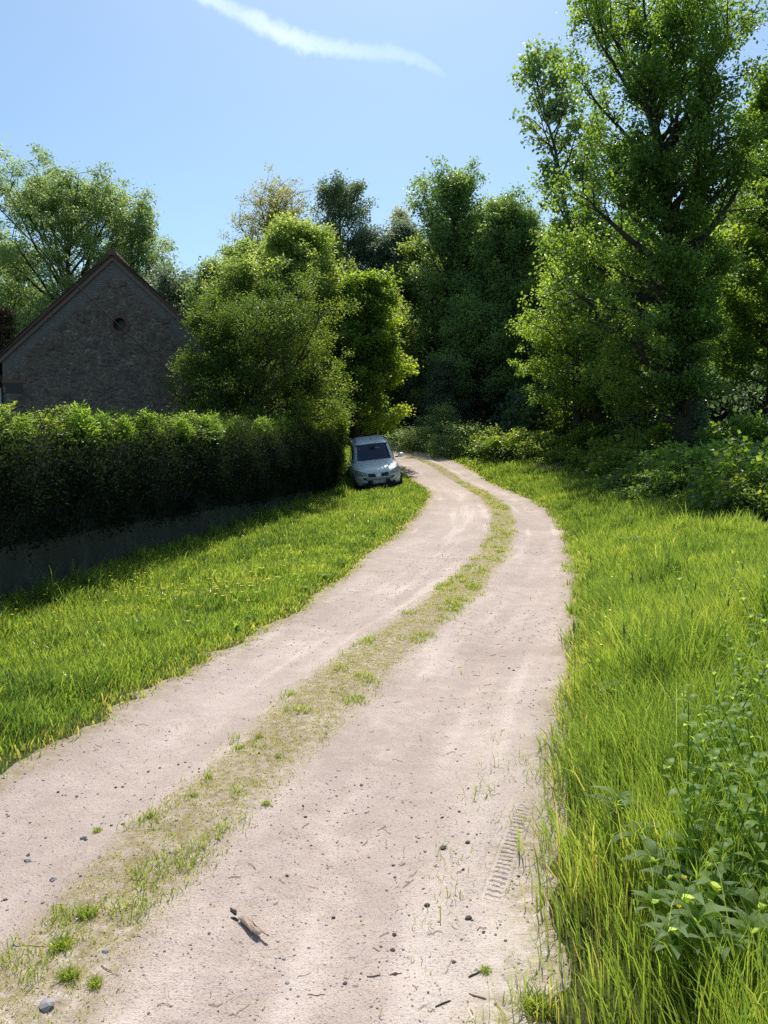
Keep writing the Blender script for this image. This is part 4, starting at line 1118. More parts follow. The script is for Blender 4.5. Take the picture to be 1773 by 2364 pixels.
V, Q = tube([(gx_, -.02, e - ev * SL - .06), (gx_, -.02, e - ev * SL - .16), (-HW - .16, -.03, e - ev * SL - .42), (-HW - .08, -.04, e - ev * SL - .55), (-HW - .05, -.05, .2)], [.045] * 5, 10)
link('downpipe', np_mesh('downpipe', V, [Q], M['zinc'], smooth=True), gt)
# overhead cable crossing in front of the gable
p0 = np.array([*at(-120, 330, 13), 0]); p0 = np.array([p0[0], 13, p0[1]]); p1_ = at(455, 880, 23); p1 = np.array([p1_[0], 23, p1_[1]])
tt = np.linspace(0, 1, 40)[:, None]
pts = p0 * (1 - tt) + p1 * tt - np.array([0, 0, 1]) * (.35 * 4 * tt * (1 - tt)) * .4
V, Q = tube(pts, np.full(40, .011), 6)
tag(link('overhead_cable', np_mesh('overhead_cable', V, [Q], plain('cable_black', (.015, .015, .017), .5), smooth=True)), 'thin black overhead cable slanting across the barn gable', 'cable')

# ------------------------------------------------------------------ the parked car
def car():
    paint = plain('silver_paint', (.74, .77, .80), .42, metal=.2, coat=.2)
    dark = plain('bumper_plastic', (.022, .023, .026), .6)
    glass = plain('car_glass', (.016, .028, .060), .06, spec=.35)
    lamp = plain('lamp_glass', (.42, .42, .37), .25, spec=.7)
    chrome = plain('chrome_trim', (.6, .6, .6), .2, metal=1.0)
    rubber = plain('tyre_rubber', (.02, .02, .02), .85)
    white = plain('plate_white', (.62, .62, .60), .5); blue = plain('plate_blue', (.01, .04, .30), .5); black = plain('plate_black', (.01, .01, .01), .5)
    inner = plain('cabin_dark', (.02, .02, .022), .8)
    pale = plain('cabin_pale', (.45, .45, .43), .7)
    root = empty('parked_car', (0, 0, 0))
    tag(root, 'small silver van shaped car parked half on the verge facing us', 'car')
    # lower body: sections front to back
    secs = [(-1.99, .46, .42, .56, .62), (-1.95, .62, .36, .64, .72), (-1.85, .74, .30, .72, .82), (-1.70, .79, .26, .80, .90), (-1.45, .82, .24, .88, .985), (-1.15, .83, .24, .95, 1.06), (-.95, .83, .24, .98, 1.10),
            (-.5, .835, .24, 1.0, 1.10), (.5, .84, .24, 1.02, 1.10), (1.4, .835, .24, 1.03, 1.10), (1.85, .81, .27, 1.03, 1.09), (1.97, .74, .36, 1.0, 1.04)]
    def sect(y, w, zb, zs, zt):
        half = [(w * .80, zb), (w * .96, zb + .06), (w, zb + .2), (w * 1.0, (zb + zs) / 2 + .08), (w * .985, zs - .06), (w * .945, zs), (w * .80, zs + (zt - zs) * .62), (w * .45, zt - .008), (0, zt)]
        return [(x_, y, z_) for x_, z_ in half] + [(-x_, y, z_) for x_, z_ in half[-2::-1]]
    bm = bmesh.new(); rings = [[bm.verts.new(p) for p in sect(*s)] for s in secs]
    for a_, b_ in zip(rings[:-1], rings[1:]):
        for k in range(len(a_) - 1): bm.faces.new([a_[k], a_[k + 1], b_[k + 1], b_[k]])
        bm.faces.new([a_[-1], a_[0], b_[0], b_[-1]])
    bm.faces.new(rings[0]); bm.faces.new(rings[-1])
    # greenhouse and roof
    def hw(z): return np.interp(z, [1.0, 1.1, 1.66, 1.74, 1.80, 1.82], [.80, .79, .665, .625, .50, .3])
    def yf(z): return np.interp(z, [1.0, 1.08, 1.64, 1.72, 1.79, 1.82], [-1.08, -1.0, -.34, -.16, .15, .5])
    def yb(z): return np.interp(z, [1.0, 1.1, 1.66, 1.74, 1.80, 1.82], [1.93, 1.92, 1.80, 1.72, 1.5, 1.2])
    def loop(z, n=48, ex=5.0):
        t = np.arange(n) / n * 2 * np.pi + .001
        c, s_ = np.cos(t), np.sin(t)
        X_ = np.sign(c) * np.abs(c) ** (2 / ex) * hw(z); yc = (yf(z) + yb(z)) / 2; hl = (yb(z) - yf(z)) / 2
        return [(X_[k], yc + np.sign(s_[k]) * abs(s_[k]) ** (2 / ex) * hl, z) for k in range(n)]
    lv = [[bm.verts.new(p) for p in loop(z)] for z in (1.0, 1.1, 1.25, 1.4, 1.55, 1.66, 1.74, 1.80, 1.82)]
    for a_, b_ in zip(lv[:-1], lv[1:]):
        for k in range(48): bm.faces.new([a_[k], a_[(k + 1) % 48], b_[(k + 1) % 48], b_[k]])
    bm.faces.new(lv[-1])
    link('body', bm_mesh('body', bm, paint, True), root)
    ex = 5.0
    def front_y(x_, z):
        yc = (yf(z) + yb(z)) / 2; hl = (yb(z) - yf(z)) / 2
        return yc - hl * (1 - min(.999, abs(x_ / hw(z))) ** ex) ** (1 / ex)
    def side_x(y_, z):
        yc = (yf(z) + yb(z)) / 2; hl = (yb(z) - yf(z)) / 2
        return hw(z) * (1 - min(.999, abs((y_ - yc) / hl)) ** ex) ** (1 / ex)
    bm = bmesh.new(); gridv = []
    for z in np.linspace(1.105, 1.635, 8):
        w = hw(z) * .885
        gridv.append([bm.verts.new((x_, front_y(x_, z) - .012, z + .012 - .02 * (abs(x_) / w) ** 2)) for x_ in np.linspace(-w, w, 15)])
    for a_, b_ in zip(gridv[:-1], gridv[1:]):
        for k in range(14): bm.faces.new([a_[k], a_[k + 1], b_[k + 1], b_[k]])
    ws = link('windscreen', bm_mesh('windscreen', bm, glass, True), root)
    bm = bmesh.new(); bx(bm, -.12, .10, -.60, -.57, 1.475, 1.555, .01); link('interior_mirror', bm_mesh('interior_mirror', bm, inner), root)
    # pale visors seen through the glass
    for sg, (xa, xb) in ((-1, (-.50, -.06)), (1, (.04, .26))):
        bm = bmesh.new()
        vv = [bm.verts.new((x_, front_y(x_, z) - .016, z + .012)) for x_, z in ((xa, 1.475), (xb, 1.455), (xb, 1.495), (xa, 1.50))]
        bm.faces.new(vv); link('sun_visor', bm_mesh('sun_visor', bm, plain('visor_grey', (.17, .19, .21), .3)), ws)
    for sg in (-1, 1):
        for (ya, yb2) in ((-.55, .35), (.45, 1.55)):
            bm = bmesh.new(); gv = []
            for z in np.linspace(1.13, 1.60, 5):
                off = (yf(z) + .30) if ya < 0 else ya
                gv.append([bm.verts.new((sg * (side_x(y_, z) + .010), y_, z)) for y_ in np.linspace(max(ya, off), yb2, 7)])
            for a_, b_ in zip(gv[:-1], gv[1:]):
                for k in range(6): bm.faces.new([a_[k], a_[k + 1], b_[k + 1], b_[k]])
            link('side_window', bm_mesh('side_window', bm, glass, True), root)
        # black roof gutter strip
        pts = [(sg * (hw(z) * .93), y_, z + .015) for y_, z in ((-.12, 1.735), (.5, 1.765), (1.2, 1.77), (1.65, 1.74))]
        V, Q = tube(pts, [.018] * 4, 6); link('roof_rail', np_mesh('roof_rail', V, [Q], dark, smooth=True), root)
        # headlight: rounded swept lens following the corner
        bm = bmesh.new(); gv = []
        lam = [(.36, .66, .72), (.46, .64, .785), (.56, .635, .83), (.66, .645, .865), (.73, .68, .88), (.775, .74, .88)]
        for (x_, z0, z1) in lam:
            yy = np.interp(x_, [.36, .6, .72, .78], [-1.955, -1.905, -1.80, -1.66])
            gv.append([bm.verts.new((sg * (x_ + .02), yy + .20 * max(0, (z - .72)) - .03, z)) for z in np.linspace(z0, z1, 5)])
        for a_, b_ in zip(gv[:-1], gv[1:]):
            for k in range(4): bm.faces.new([a_[k], a_[k + 1], b_[k + 1], b_[k]])
        hl_ = link('headlight', bm_mesh('headlight', bm, lamp, True), root)
        bm = bmesh.new(); bmesh.ops.create_uvsphere(bm, u_segments=12, v_segments=8, radius=.058); bmesh.ops.translate(bm, verts=bm.verts, vec=(sg * .56, -1.905, .735))
        link('lamp_bulb', bm_mesh('lamp_bulb', bm, chrome, True), hl_)
        # grille slot
        bm = bmesh.new(); gv = []
        for x_, z0, z1 in ((.10, .61, .70), (.13, .60, .715), (.25, .61, .725), (.36, .63, .735)):
            yy = np.interp(x_, [0, .36], [-2.015, -1.985])
            gv.append([bm.verts.new((sg * x_, yy + .12 * (z - .62), z)) for z in (z0, (z0 + z1) / 2, z1)])
        for a_, b_ in zip(gv[:-1], gv[1:]):
            for k in range(2): bm.faces.new([a_[k], a_[k + 1], b_[k + 1], b_[k]])
        link('grille', bm_mesh('grille', bm, dark), root)
        # door mirror
        bm = bmesh.new(); bmesh.ops.create_uvsphere(bm, u_segments=14, v_segments=10, radius=1)
        for v in bm.verts: v.co = Vector((sg * 1.0 + v.co.x * .13, -.80 + v.co.y * .08, 1.15 + v.co.z * .085))
        mo = link('door_mirror', bm_mesh('door_mirror', bm, paint, True), root)
        V, Q = tube([(sg * .78, -.72, 1.09), (sg * .92, -.76, 1.11)], [.025, .03], 6); link('mirror_arm', np_mesh('mirror_arm', V, [Q], dark), mo)
        # fog lamp
        bm = bmesh.new(); bmesh.ops.create_circle(bm, cap_ends=True, segments=16, radius=.055)
        bmesh.ops.rotate(bm, verts=bm.verts, matrix=Matrix.Rotation(R(90), 3, 'X')); bmesh.ops.translate(bm, verts=bm.verts, vec=(sg * .52, -2.015, .38))
        link('fog_lamp', bm_mesh('fog_lamp', bm, glass), root)
        for yw in (-1.22, 1.36):
            tyre = [(.0, .22), (.0, .31), (.02, .325), (.16, .325), (.18, .31), (.18, .22)]
            acc = Acc(); n_ = 28
            t = np.arange(n_) / n_ * 2 * np.pi
            P = np.array([[(sg * (.845 - xx), yw + rr * np.cos(q), .32 + rr * np.sin(q)) for q in t] for xx, rr in tyre])
            i_, j_ = np.meshgrid(np.arange(len(tyre) - 1), np.arange(n_), indexing='ij')
            Qd = np.stack([i_ * n_ + j_, i_ * n_ + (j_ + 1) % n_, (i_ + 1) * n_ + (j_ + 1) % n_, (i_ + 1) * n_ + j_], -1).reshape(-1, 4)
            wh = empty('wheel'); wh.parent = root
            link('tyre', np_mesh('tyre', P.reshape(-1, 3), [Qd], rubber, smooth=True), wh)
            bm = bmesh.new(); bmesh.ops.create_cone(bm, cap_ends=True, segments=24, radius1=.21, radius2=.17, depth=.05)
            bmesh.ops.rotate(bm, verts=bm.verts, matrix=Matrix.Rotation(R(90) * sg, 3, 'Y')); bmesh.ops.translate(bm, verts=bm.verts, vec=(sg * .835, yw, .32))
            link('rim', bm_mesh('rim', bm, chrome), wh)
            # dark wheel arch lip
            tt = np.linspace(-.25, math.pi + .25, 16)
            V, Q = tube(np.stack([np.full(16, sg * .838), yw + .36 * np.cos(tt), .33 + .36 * np.sin(tt)], 1), np.full(16, .022), 5)
            link('wheel_arch', np_mesh('wheel_arch', V, [Q], dark), root)
    # bumper: dark lower apron with pale lip
    def apron(z0, z1, push, m, name, xw=.80):
        bm = bmesh.new(); gv = []
        for z in np.linspace(z0, z1, 4):
            rowv = []
            for x_ in np.linspace(-xw, xw, 25):
                u = abs(x_) / .83
                rowv.append(bm.verts.new((x_, -2.0 - push + .30 * u ** 4 + .05 * u ** 2 + .05 * (1 - (z - z0) / (z1 - z0)) ** 2, z)))
            gv.append(rowv)
        for a_, b_ in zip(gv[:-1], gv[1:]):
            for k in range(24): bm.faces.new([a_[k], a_[k + 1], b_[k + 1], b_[k]])
        return link(name, bm_mesh(name, bm, m, True), root)
    apron(.26, .50, .02, dark, 'bumper')
    apron(.505, .60, .035, paint, 'bumper_strip')
    apron(.265, .29, .03, plain('bumper_lip', (.25, .26, .27), .5), 'bumper_lip', .6)
    apron(.335, .35, .03, plain('bumper_bar', (.25, .26, .27), .5), 'bumper_bar', .5)
    # number plate
    bm = bmesh.new(); bx(bm, -.26, .26, -2.062, -2.045, .385, .495, .004); pl = link('number_plate', bm_mesh('number_plate', bm, white), root)
    for xa in (-.258, .222):
        bm = bmesh.new(); bx(bm, xa, xa + .036, -2.065, -2.050, .388, .492); link('plate_band', bm_mesh('plate_band', bm, blue), pl)
    cu = bpy.data.curves.new('plate_text', 'FONT'); cu.body = 'BX-153-ZK'; cu.size = .105; cu.align_x = 'CENTER'; cu.align_y = 'CENTER'; cu.extrude = .001
    to = bpy.data.objects.new('tmp', cu); col.objects.link(to); bpy.context.view_layer.update()
    me = bpy.data.meshes.new_from_object(to.evaluated_get(bpy.context.evaluated_depsgraph_get())); bpy.data.objects.remove(to)
    me.materials.clear(); me.materials.append(black)
    tx_ = link('plate_text', me, pl); tx_.rotation_euler = (R(90), 0, 0); tx_.location = (0, -2.066, .44)
    # emblem: paint shield with a chrome diamond outline
    bm = bmesh.new(); vv = [bm.verts.new(p) for p in ((-.10, -2.032, .60), (.10, -2.032, .60), (.055, -2.012, .745), (-.055, -2.012, .745))]; bm.faces.new(vv)
    sh = link('grille_shield', bm_mesh('grille_shield', bm, paint), root)
    bm = bmesh.new(); o4 = [(0, .735), (.05, .672), (0, .61), (-.05, .672)]; i4 = [(0, .705), (.026, .672), (0, .64), (-.026, .672)]
    ov_ = [bm.verts.new((p[0], -2.040 + .1 * (p[1] - .6), p[1])) for p in o4]; iv_ = [bm.verts.new((p[0], -2.040 + .1 * (p[1] - .6), p[1])) for p in i4]
    for k in range(4): bm.faces.new([ov_[k], ov_[(k + 1) % 4], iv_[(k + 1) % 4], iv_[k]])
    link('emblem', bm_mesh('emblem', bm, chrome), sh)
    V, Q = tube([(.0, -.02, 1.765), (.0, .06, 1.92), (.0, .12, 2.02)], [.008, .006, .004], 6); link('aerial', np_mesh('aerial', V, [Q], dark), root)
    for x0_, x1_ in ((-.45, .02), (.05, .52)):
        V, Q = tube([(x0_, front_y(x0_, 1.11) - .03, 1.115), (x1_, front_y(x1_, 1.14) - .03, 1.135)], [.010, .008], 5); link('wiper', np_mesh('wiper', V, [Q], dark), root)
    return root
cr = car()
fx, fy = CAR_XY
def car_ground():
    out = []
    for lx, ly in ((-.75, -1.22), (.75, -1.22), (-.75, 1.36), (.75, 1.36)):
        c, s_ = math.cos(CAR_RZ), math.sin(CAR_RZ)
        X_, Y_ = fx + lx * c - ly * s_, fy + lx * s_ + ly * c
        out.append((lx, ly, gz1(X_, Y_)))
    return np.array(out)
cg = car_ground()
A_ = np.c_[cg[:, :2], np.ones(4)]; sol, *_ = np.linalg.lstsq(A_, cg[:, 2], rcond=None)
sol[0] = .115; sol[1] = min(sol[1], .085); sol[2] -= .14
print('car plane', sol, 'resid', cg[:, 2] - A_ @ sol)
nrm = Vector((-sol[0], -sol[1], 1)).normalized()
yax = Vector((0, 1, sol[1])).normalized(); xax = yax.cross(nrm); 
mloc = Matrix((xax, yax, nrm)).transposed().to_4x4()
cr.matrix_world = Matrix.Translation((fx, fy, sol[2] - .015)) @ Matrix.Rotation(CAR_RZ, 4, 'Z') @ mloc

# ------------------------------------------------------------------ weeds, flowers, stones, wood
def broad_leaf(L, W, arch, twist, rng):
    """pointed leaf of 8 quads along +x, drooping"""
    ts = np.array([0, .18, .42, .68, .88, 1.0]); ws = np.array([.06, .75, 1.0, .72, .34, .0]) * W / 2
    V = []; 
    for t, w in zip(ts, ws):
        x_ = L * t; z_ = arch * L * (t - 1.35 * t * t)
        for s_ in (-1, 0, 1): V.append((x_ * (1 - .08 * t), s_ * w, z_ + (.22 * w if s_ else 0)))
    Q = []
    for k in range(5):
        b = k * 3; Q += [(b, b + 1, b + 4, b + 3), (b + 1, b + 2, b + 5, b + 4)]
    return np.array(V), np.array(Q)
def rot(V, az, pitch):
    c, s_ = math.cos(pitch), math.sin(pitch); V = V @ np.array([[c, 0, s_], [0, 1, 0], [-s_, 0, c]])
    c, s_ = math.cos(az), math.sin(az); return V @ np.array([[c, s_, 0], [-s_, c, 0], [0, 0, 1]])
def nettle(seed, H=.55, m='weed', L0=.10, wr=.48, pairs=8):
    rng = np.random.default_rng(seed); acc = Acc(); tint = []
    zs = np.linspace(.12, 1, pairs) * H; bendv = rng.normal(size=2) * .10
    stem = lambda z: np.array([bendv[0] * (z / H) ** 2, bendv[1] * (z / H) ** 2, z])
    for k, z in enumerate(zs):
        L = L0 * (1.15 - .65 * (k / pairs)) * (.85 + .3 * rng.random())
        for s_ in (0, 1):
            V, Q = broad_leaf(L, L * wr, .35 + .2 * rng.random(), 0, rng)
            V = rot(V, k * 1.57 + s_ * math.pi + rng.normal() * .2, .35 - .5 * rng.random() + .4 * (k / pairs)) + stem(z)
            acc.add(V, Q); tint.append(np.full(len(V), np.clip(.35 + .5 * k / pairs + .15 * rng.normal(), 0, 1)))
    fo = np_mesh('foliage', acc.verts(), acc.faces(), M[m], {'tint': np.concatenate(tint)}, smooth=True)
    V, Q = tube([stem(z) for z in np.linspace(-.05, H, 8)], np.linspace(.0045, .0018, 8), 6)
    return np_mesh('stem', V, [Q], M[m], {'tint': np.full(len(V), .3)}, smooth=True), fo
def rosette(seed, n=10, L0=.2, wr=.36, m='comfrey'):
    rng = np.random.default_rng(seed); acc = Acc(); tint = []
    for k in range(n):
        L = L0 * (.6 + .6 * rng.random()); V, Q = broad_leaf(L, L * wr, .55 + .3 * rng.random(), 0, rng)
        V = rot(V, k * 2.4 + rng.normal() * .2, .25 + .8 * rng.random()) + np.array([0, 0, .03 * rng.random() + .16 * L0 * k / n])
        acc.add(V, Q); tint.append(np.full(len(V), np.clip(.5 + .25 * rng.normal(), 0, 1)))
    fo = np_mesh('foliage', acc.verts(), acc.faces(), M[m], {'tint': np.concatenate(tint)}, smooth=True)
    V, Q = tube([(0, 0, -.05), (0, 0, .05), (.005, 0, .12 * L0 / .2)], [.006, .005, .002], 6)
    return np_mesh('stem', V, [Q], M[m], {'tint': np.full(len(V), .3)}), fo
NT = [nettle(200 + k, .50 + .07 * k, L0=.10, pairs=10) for k in range(3)]
CF = [rosette(210 + k, 14, .092) for k in range(3)]
DK = [rosette(220, 11, .13, .30, 'weed'), rosette(221, 10, .11, .42, 'weed')]
def plant(name, label, parts, x, y, s, rz, group=None, cat='weed', dz=0):
    r = empty(name, (x, y, gz1(x, y) + dz), rz); r.scale = (s, s, s); tag(r, label, cat, group)
    link('stem', parts[0], r); link('foliage', parts[1], r); return r
prng = np.random.default_rng(300)
GN = 'nettles in the tall grass at right'
nl = [(1560, 1560), (1600, 1620), (1640, 1540), (1530, 1700), (1590, 1760), (1640, 1720), (1615, 1840), (1650, 1900), (1560, 1880), (1500, 1800), (1640, 1330), (1600, 1300), (1560, 1380), (1640, 1430), (1575, 1470),
      (1620, 1380), (1655, 1620), (1480, 1860), (1520, 1960), (1640, 2000), (1690, 1800), (1700, 1600), (1540, 1620), (1610, 1690), (1660, 1480), (1585, 1660), (1630, 1780), (1570, 1820), (1605, 1950), (1650, 1840), (1520, 1770), (1540, 1900), (1500, 1660), (1600, 1500), (1480, 1560), (1560, 1250), (1610, 1240), (1650, 1260), (1500, 1270), (1590, 1420)]
for k, (px, py) in enumerate(nl):
    x, y, z = ground_hit(px, min(py + 140, 2290))
    plant('nettle_plant', 'green nettle with pointed paired leaves in tall grass at right', NT[k % 3], x, y, .85 + .3 * prng.random(), prng.random() * 6, GN, 'nettle')
GC = 'broad grey leaved plants at the lower right'
for k, (px, py) in enumerate([(1500, 1900), (1440, 2010), (1590, 1940), (1480, 2090), (1640, 2090), (1560, 2170), (1330, 1830), (1410, 1980), (1640, 1960), (1540, 2060), (1620, 1880), (1690, 2050), (1470, 1950), (1530, 1990), (1410, 2060), (1500, 2140), (1600, 2010), (1620, 2150), (1450, 2150), (1560, 1830), (1650, 1800), (1380, 1900)]):
    x, y, z = ground_hit(px, min(py + 60, 2300))
    plant('broadleaf_plant', 'grey green broad leaved plant low in the grass at lower right', CF[k % 3], x, y, 1.0 + .5 * prng.random(), prng.random() * 6, GC, 'weed', .2)
GD = 'dock plants on the left verge'
for k, (px, py) in enumerate([(405, 1385), (470, 1350), (510, 1370), (540, 1345), (150, 1400), (660, 1280), (600, 1270), (700, 1255), (320, 1250), (385, 1235), (240, 1260), (650, 1195), (575, 1185), (720, 1120), (60, 1330)]):
    x, y, z = ground_hit(px, py)
    plant('dock_plant', 'low broad leaved dock in the left grass verge', DK[k % 2], x, y, .75 + .5 * prng.random(), prng.random() * 6, GD, 'weed', .01)
GR = 'broad leaved weeds in the right grass verge'
for k, (px, py) in enumerate([(1370, 1205), (1340, 1190), (1330, 1160), (1450, 1200), (1520, 1215), (1480, 1120), (1400, 1105), (1550, 1270), (1010, 1000), (1040, 1015), (1290, 1500), (1330, 1560)]):
    x, y, z = ground_hit(px, py)
    plant('verge_weed', 'dark leafy weed in the right grass verge', DK[k % 2], x, y, 1.0 + .6 * prng.random(), prng.random() * 6, GR, 'weed', .12)
# seed heads
V, Q = tube([(0, 0, 0), (.01, 0, .3), (.03, .01, .46)], [.0022, .0018, .0014], 5); sh_st = np_mesh('stem', V, [Q], M['weed'], {'tint': np.full(len(V), .5)})
V, Q = tube([(.03, .01, .455), (.032, .01, .475), (.035, .011, .51), (.037, .012, .535)], [.002, .0065, .0055, .001], 7); sh_hd = np_mesh('seed_head', V, [Q], plain('seed_brown', (.26, .18, .10), .8))
for k, (px, py) in enumerate([(1365, 1290), (1375, 1300), (1240, 1455), (1280, 1240), (1480, 1370), (1560, 1340), (1600, 1260), (1640, 1450), (1350, 1460), (1490, 1310)]):
    x, y, z = ground_hit(px, py + 90)
    r = empty('plantain_stalk', (x, y, z), prng.random() * 6); r.scale = (1, 1, .9 + .3 * prng.random())
    tag(r, 'thin stalk with dark brown seed head above the right verge', 'grass stalk', 'seed heads in the right verge'); link('stem', sh_st, r); link('seed_head', sh_hd, r)
# long bleached grass blade bent across the lower right
pts = []
for (px, py) in [(1425, 2082), (1500, 2078), (1570, 2077), (1640, 2079), (1690, 2084), (1712, 2100)]:
    x, z = at(px, py, 2.05); pts.append((x, 2.05, z))
V, Q = tube(pts, [.001, .0026, .003, .003, .002, .0012], 5)
tag(link('bent_blade', np_mesh('bent_blade', V, [Q], M['comfrey'], {'tint': np.full(len(V), 1.0)}, smooth=True)), 'long pale grass blade lying across the grass at lower right', 'grass blade')
# buttercups
M['petal'] = leaf_mat('petal_yellow', [(0, (.82, .66, .015)), (1, (.88, .76, .03))], (1.0, 1.0, .6), .4, .3, .5)
acc = Acc()
for k in range(5):
    V, Q = broad_leaf(.012, .013, .2, 0, None); V = rot(V, k * 1.2566, .55) + np.array([0, 0, .20]); acc.add(V, Q)
bc = np_mesh('flower_head', acc.verts(), acc.faces(), M['petal'], {'tint': np.random.default_rng(1).random(acc.n)})
V, Q = tube([(0, 0, 0), (.006, 0, .1), (0, 0, .20)], [.0014, .0012, .001], 5); bs = np_mesh('stem', V, [Q], M['weed'], {'tint': np.full(len(V), .5)})
fl = []
while len(fl) < 105:
    px, py = prng.random() * 720, 1215 + prng.random() * 190
    if prng.random() < .45: px, py = 430 + 120 * prng.normal(), 1292 + 24 * prng.normal()
    if py > 1255 + .0 * px or px > 380: fl.append((px, py, 'L'))
fl += [(1315, 1335, 'R'), (1325, 1338, 'R'), (1305, 1350, 'R'), (1390, 1412, 'R'), (1295, 1440, 'R'), (1345, 1392, 'R'), (1470, 1972, 'R'), (1458, 2055, 'R'), (1180, 1180, 'R'), (1320, 1240, 'R'), (1260, 1150, 'R'), (1400, 1420, 'R')]
for px, py, sd in fl:
    x, y, z = ground_hit(px, py + (90 if sd == 'R' and py < 1800 else (200 if sd == 'R' else 18)))
    if abs(track(x, y)[1][0]) < 1.1: continue
    r = empty('buttercup', (x, y, z + (.05 if sd == 'L' else .12)), prng.random() * 6); s_ = (.8 + .4 * prng.random()) * (1 + .045 * y); s_ *= (1.6 if sd == 'L' else (1.3 if py < 1800 else .8)); r.scale = (s_, s_, (1.0 if sd == 'L' else 1.2) + .2 * prng.random())
    tag(r, 'yellow buttercup flowering in the left grass verge' if sd == 'L' else 'yellow buttercup in the tall grass right of the track', 'flower', 'buttercups left of the track' if sd == 'L' else 'buttercups right of the track')
    link('stem', bs, r); link('flower_head', bc, r)

# stones on the track
M['stone_dark'] = plain('stone_dark', (.12, .095, .085), .85, noise=.4, nscale=60)
M['stone_pale'] = plain('stone_pale', (.36, .33, .32), .85, noise=.3, nscale=60)
SM = []
for k in range(6):
    V, T = pebble_shape(np.random.default_rng(400 + k), 2)
    V = V * np.array([1, .8, .6]); SM.append((np_mesh('stone', V, [T], M['stone_dark']), np_mesh('stone', V, [T], M['stone_pale'])))
def stone(px, py, size, pale, label, group, k):
    x, y, _ = ground_hit(px, py); z = float(road_z(np.array([x]), np.array([y]))[0][0])
    o = link('stone', SM[k % 6][1 if pale else 0]); r = size / 2
    o.scale = (r, r, r); o.location = (x, y, z + r * .12); o.rotation_euler = (prng.normal() * .3, prng.normal() * .3, prng.random() * 6)
    tag(o, label, 'stone', group)
dk = [(957, 1827, 26), (1010, 1822, 20), (922, 1958, 20), (1012, 1987, 20), (852, 2008, 17), (848, 2035, 16), (745, 2100, 13), (855, 2090, 13), (955, 1760, 15), (992, 1752, 13), (1012, 1700, 13), (1100, 1440, 20), (1110, 1446, 18), (1075, 1447, 13),
      (660, 1765, 14), (655, 1745, 13), (560, 1640, 14), (780, 1690, 14), (720, 1960, 13), (620, 1890, 13), (165, 1705, 17), (250, 1690, 15), (265, 1690, 14), (320, 1655, 15), (345, 1650, 14), (125, 1700, 13), (410, 1655, 12), (185, 1810, 15), (240, 1780, 14),
      (265, 1785, 14), (60, 1835, 16), (55, 1845, 14), (12, 1938, 15), (385, 1645, 14), (430, 1670, 12), (400, 1640, 12), (585, 1515, 14), (590, 1525, 13), (430, 1665, 12), (650, 1600, 12), (1000, 1880, 14), (1045, 2020, 12), (980, 2080, 12), (760, 1555, 12), (1120, 1900, 12), (690, 1480, 12), (840, 1420, 11)]
for k, (px, py, s_) in enumerate(dk): stone(px, py, s_ / 1000 * 1.15, False, 'small dark stone lying loose on the pale dirt track', 'dark stones on the track', k)
pl_ = [(180, 1808, 26), (115, 1905, 22), (60, 1845, 18), (125, 2045, 22), (230, 2080, 20), (370, 1860, 18), (620, 2100, 13), (850, 1850, 13), (320, 1870, 14), (30, 2050, 16), (215, 1860, 14)]
for k, (px, py, s_) in enumerate(pl_): stone(px, py, s_ / 1000 * 1.3, True, 'small pale grey stone half sunk beside the grassy middle strip', 'pale stones on the track', k)
stone(104, 2200, .05, True, 'largest pale grey stone at the lower left corner', None, 3)
# short sticks
def stick(pxa, pya, pxb, pyb, r, label, group, m):
    a_ = ground_hit(pxa, pya); b_ = ground_hit(pxb, pyb)
    t = np.linspace(0, 1, 6); xs = a_[0] + (b_[0] - a_[0]) * t; ys = a_[1] + (b_[1] - a_[1]) * t
    xs = xs + .0015 * prng.normal(size=6); ys = ys + .0015 * prng.normal(size=6)
    r *= .6
    zs, _, _ = road_z(xs, ys)
    V, Q = tube(np.stack([xs, ys, zs + r * 1.1], 1), np.array([.7, 1, .95, 1, .9, .6]) * r, 6)
    n_ = len(V); 
    o = link('stick', np_mesh('stick', V, [Q, ], m, smooth=True)); tag(o, label, 'stick', group)
M['stick'] = plain('dry_stick', (.30, .22, .16), .85, noise=.35, nscale=90); M['stick_red'] = plain('red_stick', (.20, .09, .06), .8, noise=.3, nscale=90)
stick(792, 2089, 820, 2091, .0042, 'short thick straw coloured stick on the track', None, M['stick'])
stick(843, 2087, 868, 2096, .0028, 'thin reddish stick beside the short thick one', None, M['stick_red'])
stick(1012, 2120, 1040, 2110, .0045, 'dark curved twig at the sandy right edge of the track', None, M['twig'])
stick(1012, 2155, 1050, 2170, .004, 'lowest stick at the sandy right edge of the track', None, M['stick'])
stick(962, 2100, 978, 2068, .0018, 'thin pale straw lying upright below the tyre print', None, M['stick'])
stick(910, 2062, 912, 2085, .0020, 'short pale straw near the dark stones', None, M['stick'])
stick(665, 2128, 700, 2128, .0020, 'thin straw below the bark chunk', None, M['stick'])
stick(640, 2085, 672, 2082, .0016, 'fine straw right below the bark chunk', None, M['stick'])
stick(940, 2175, 975, 2165, .004, 'brown stick at the bottom edge of the picture', None, M['twig'])
stick(20, 2055, 100, 2062, .0022, 'long thin twig across the grassy strip at lower left', None, M['stick'])
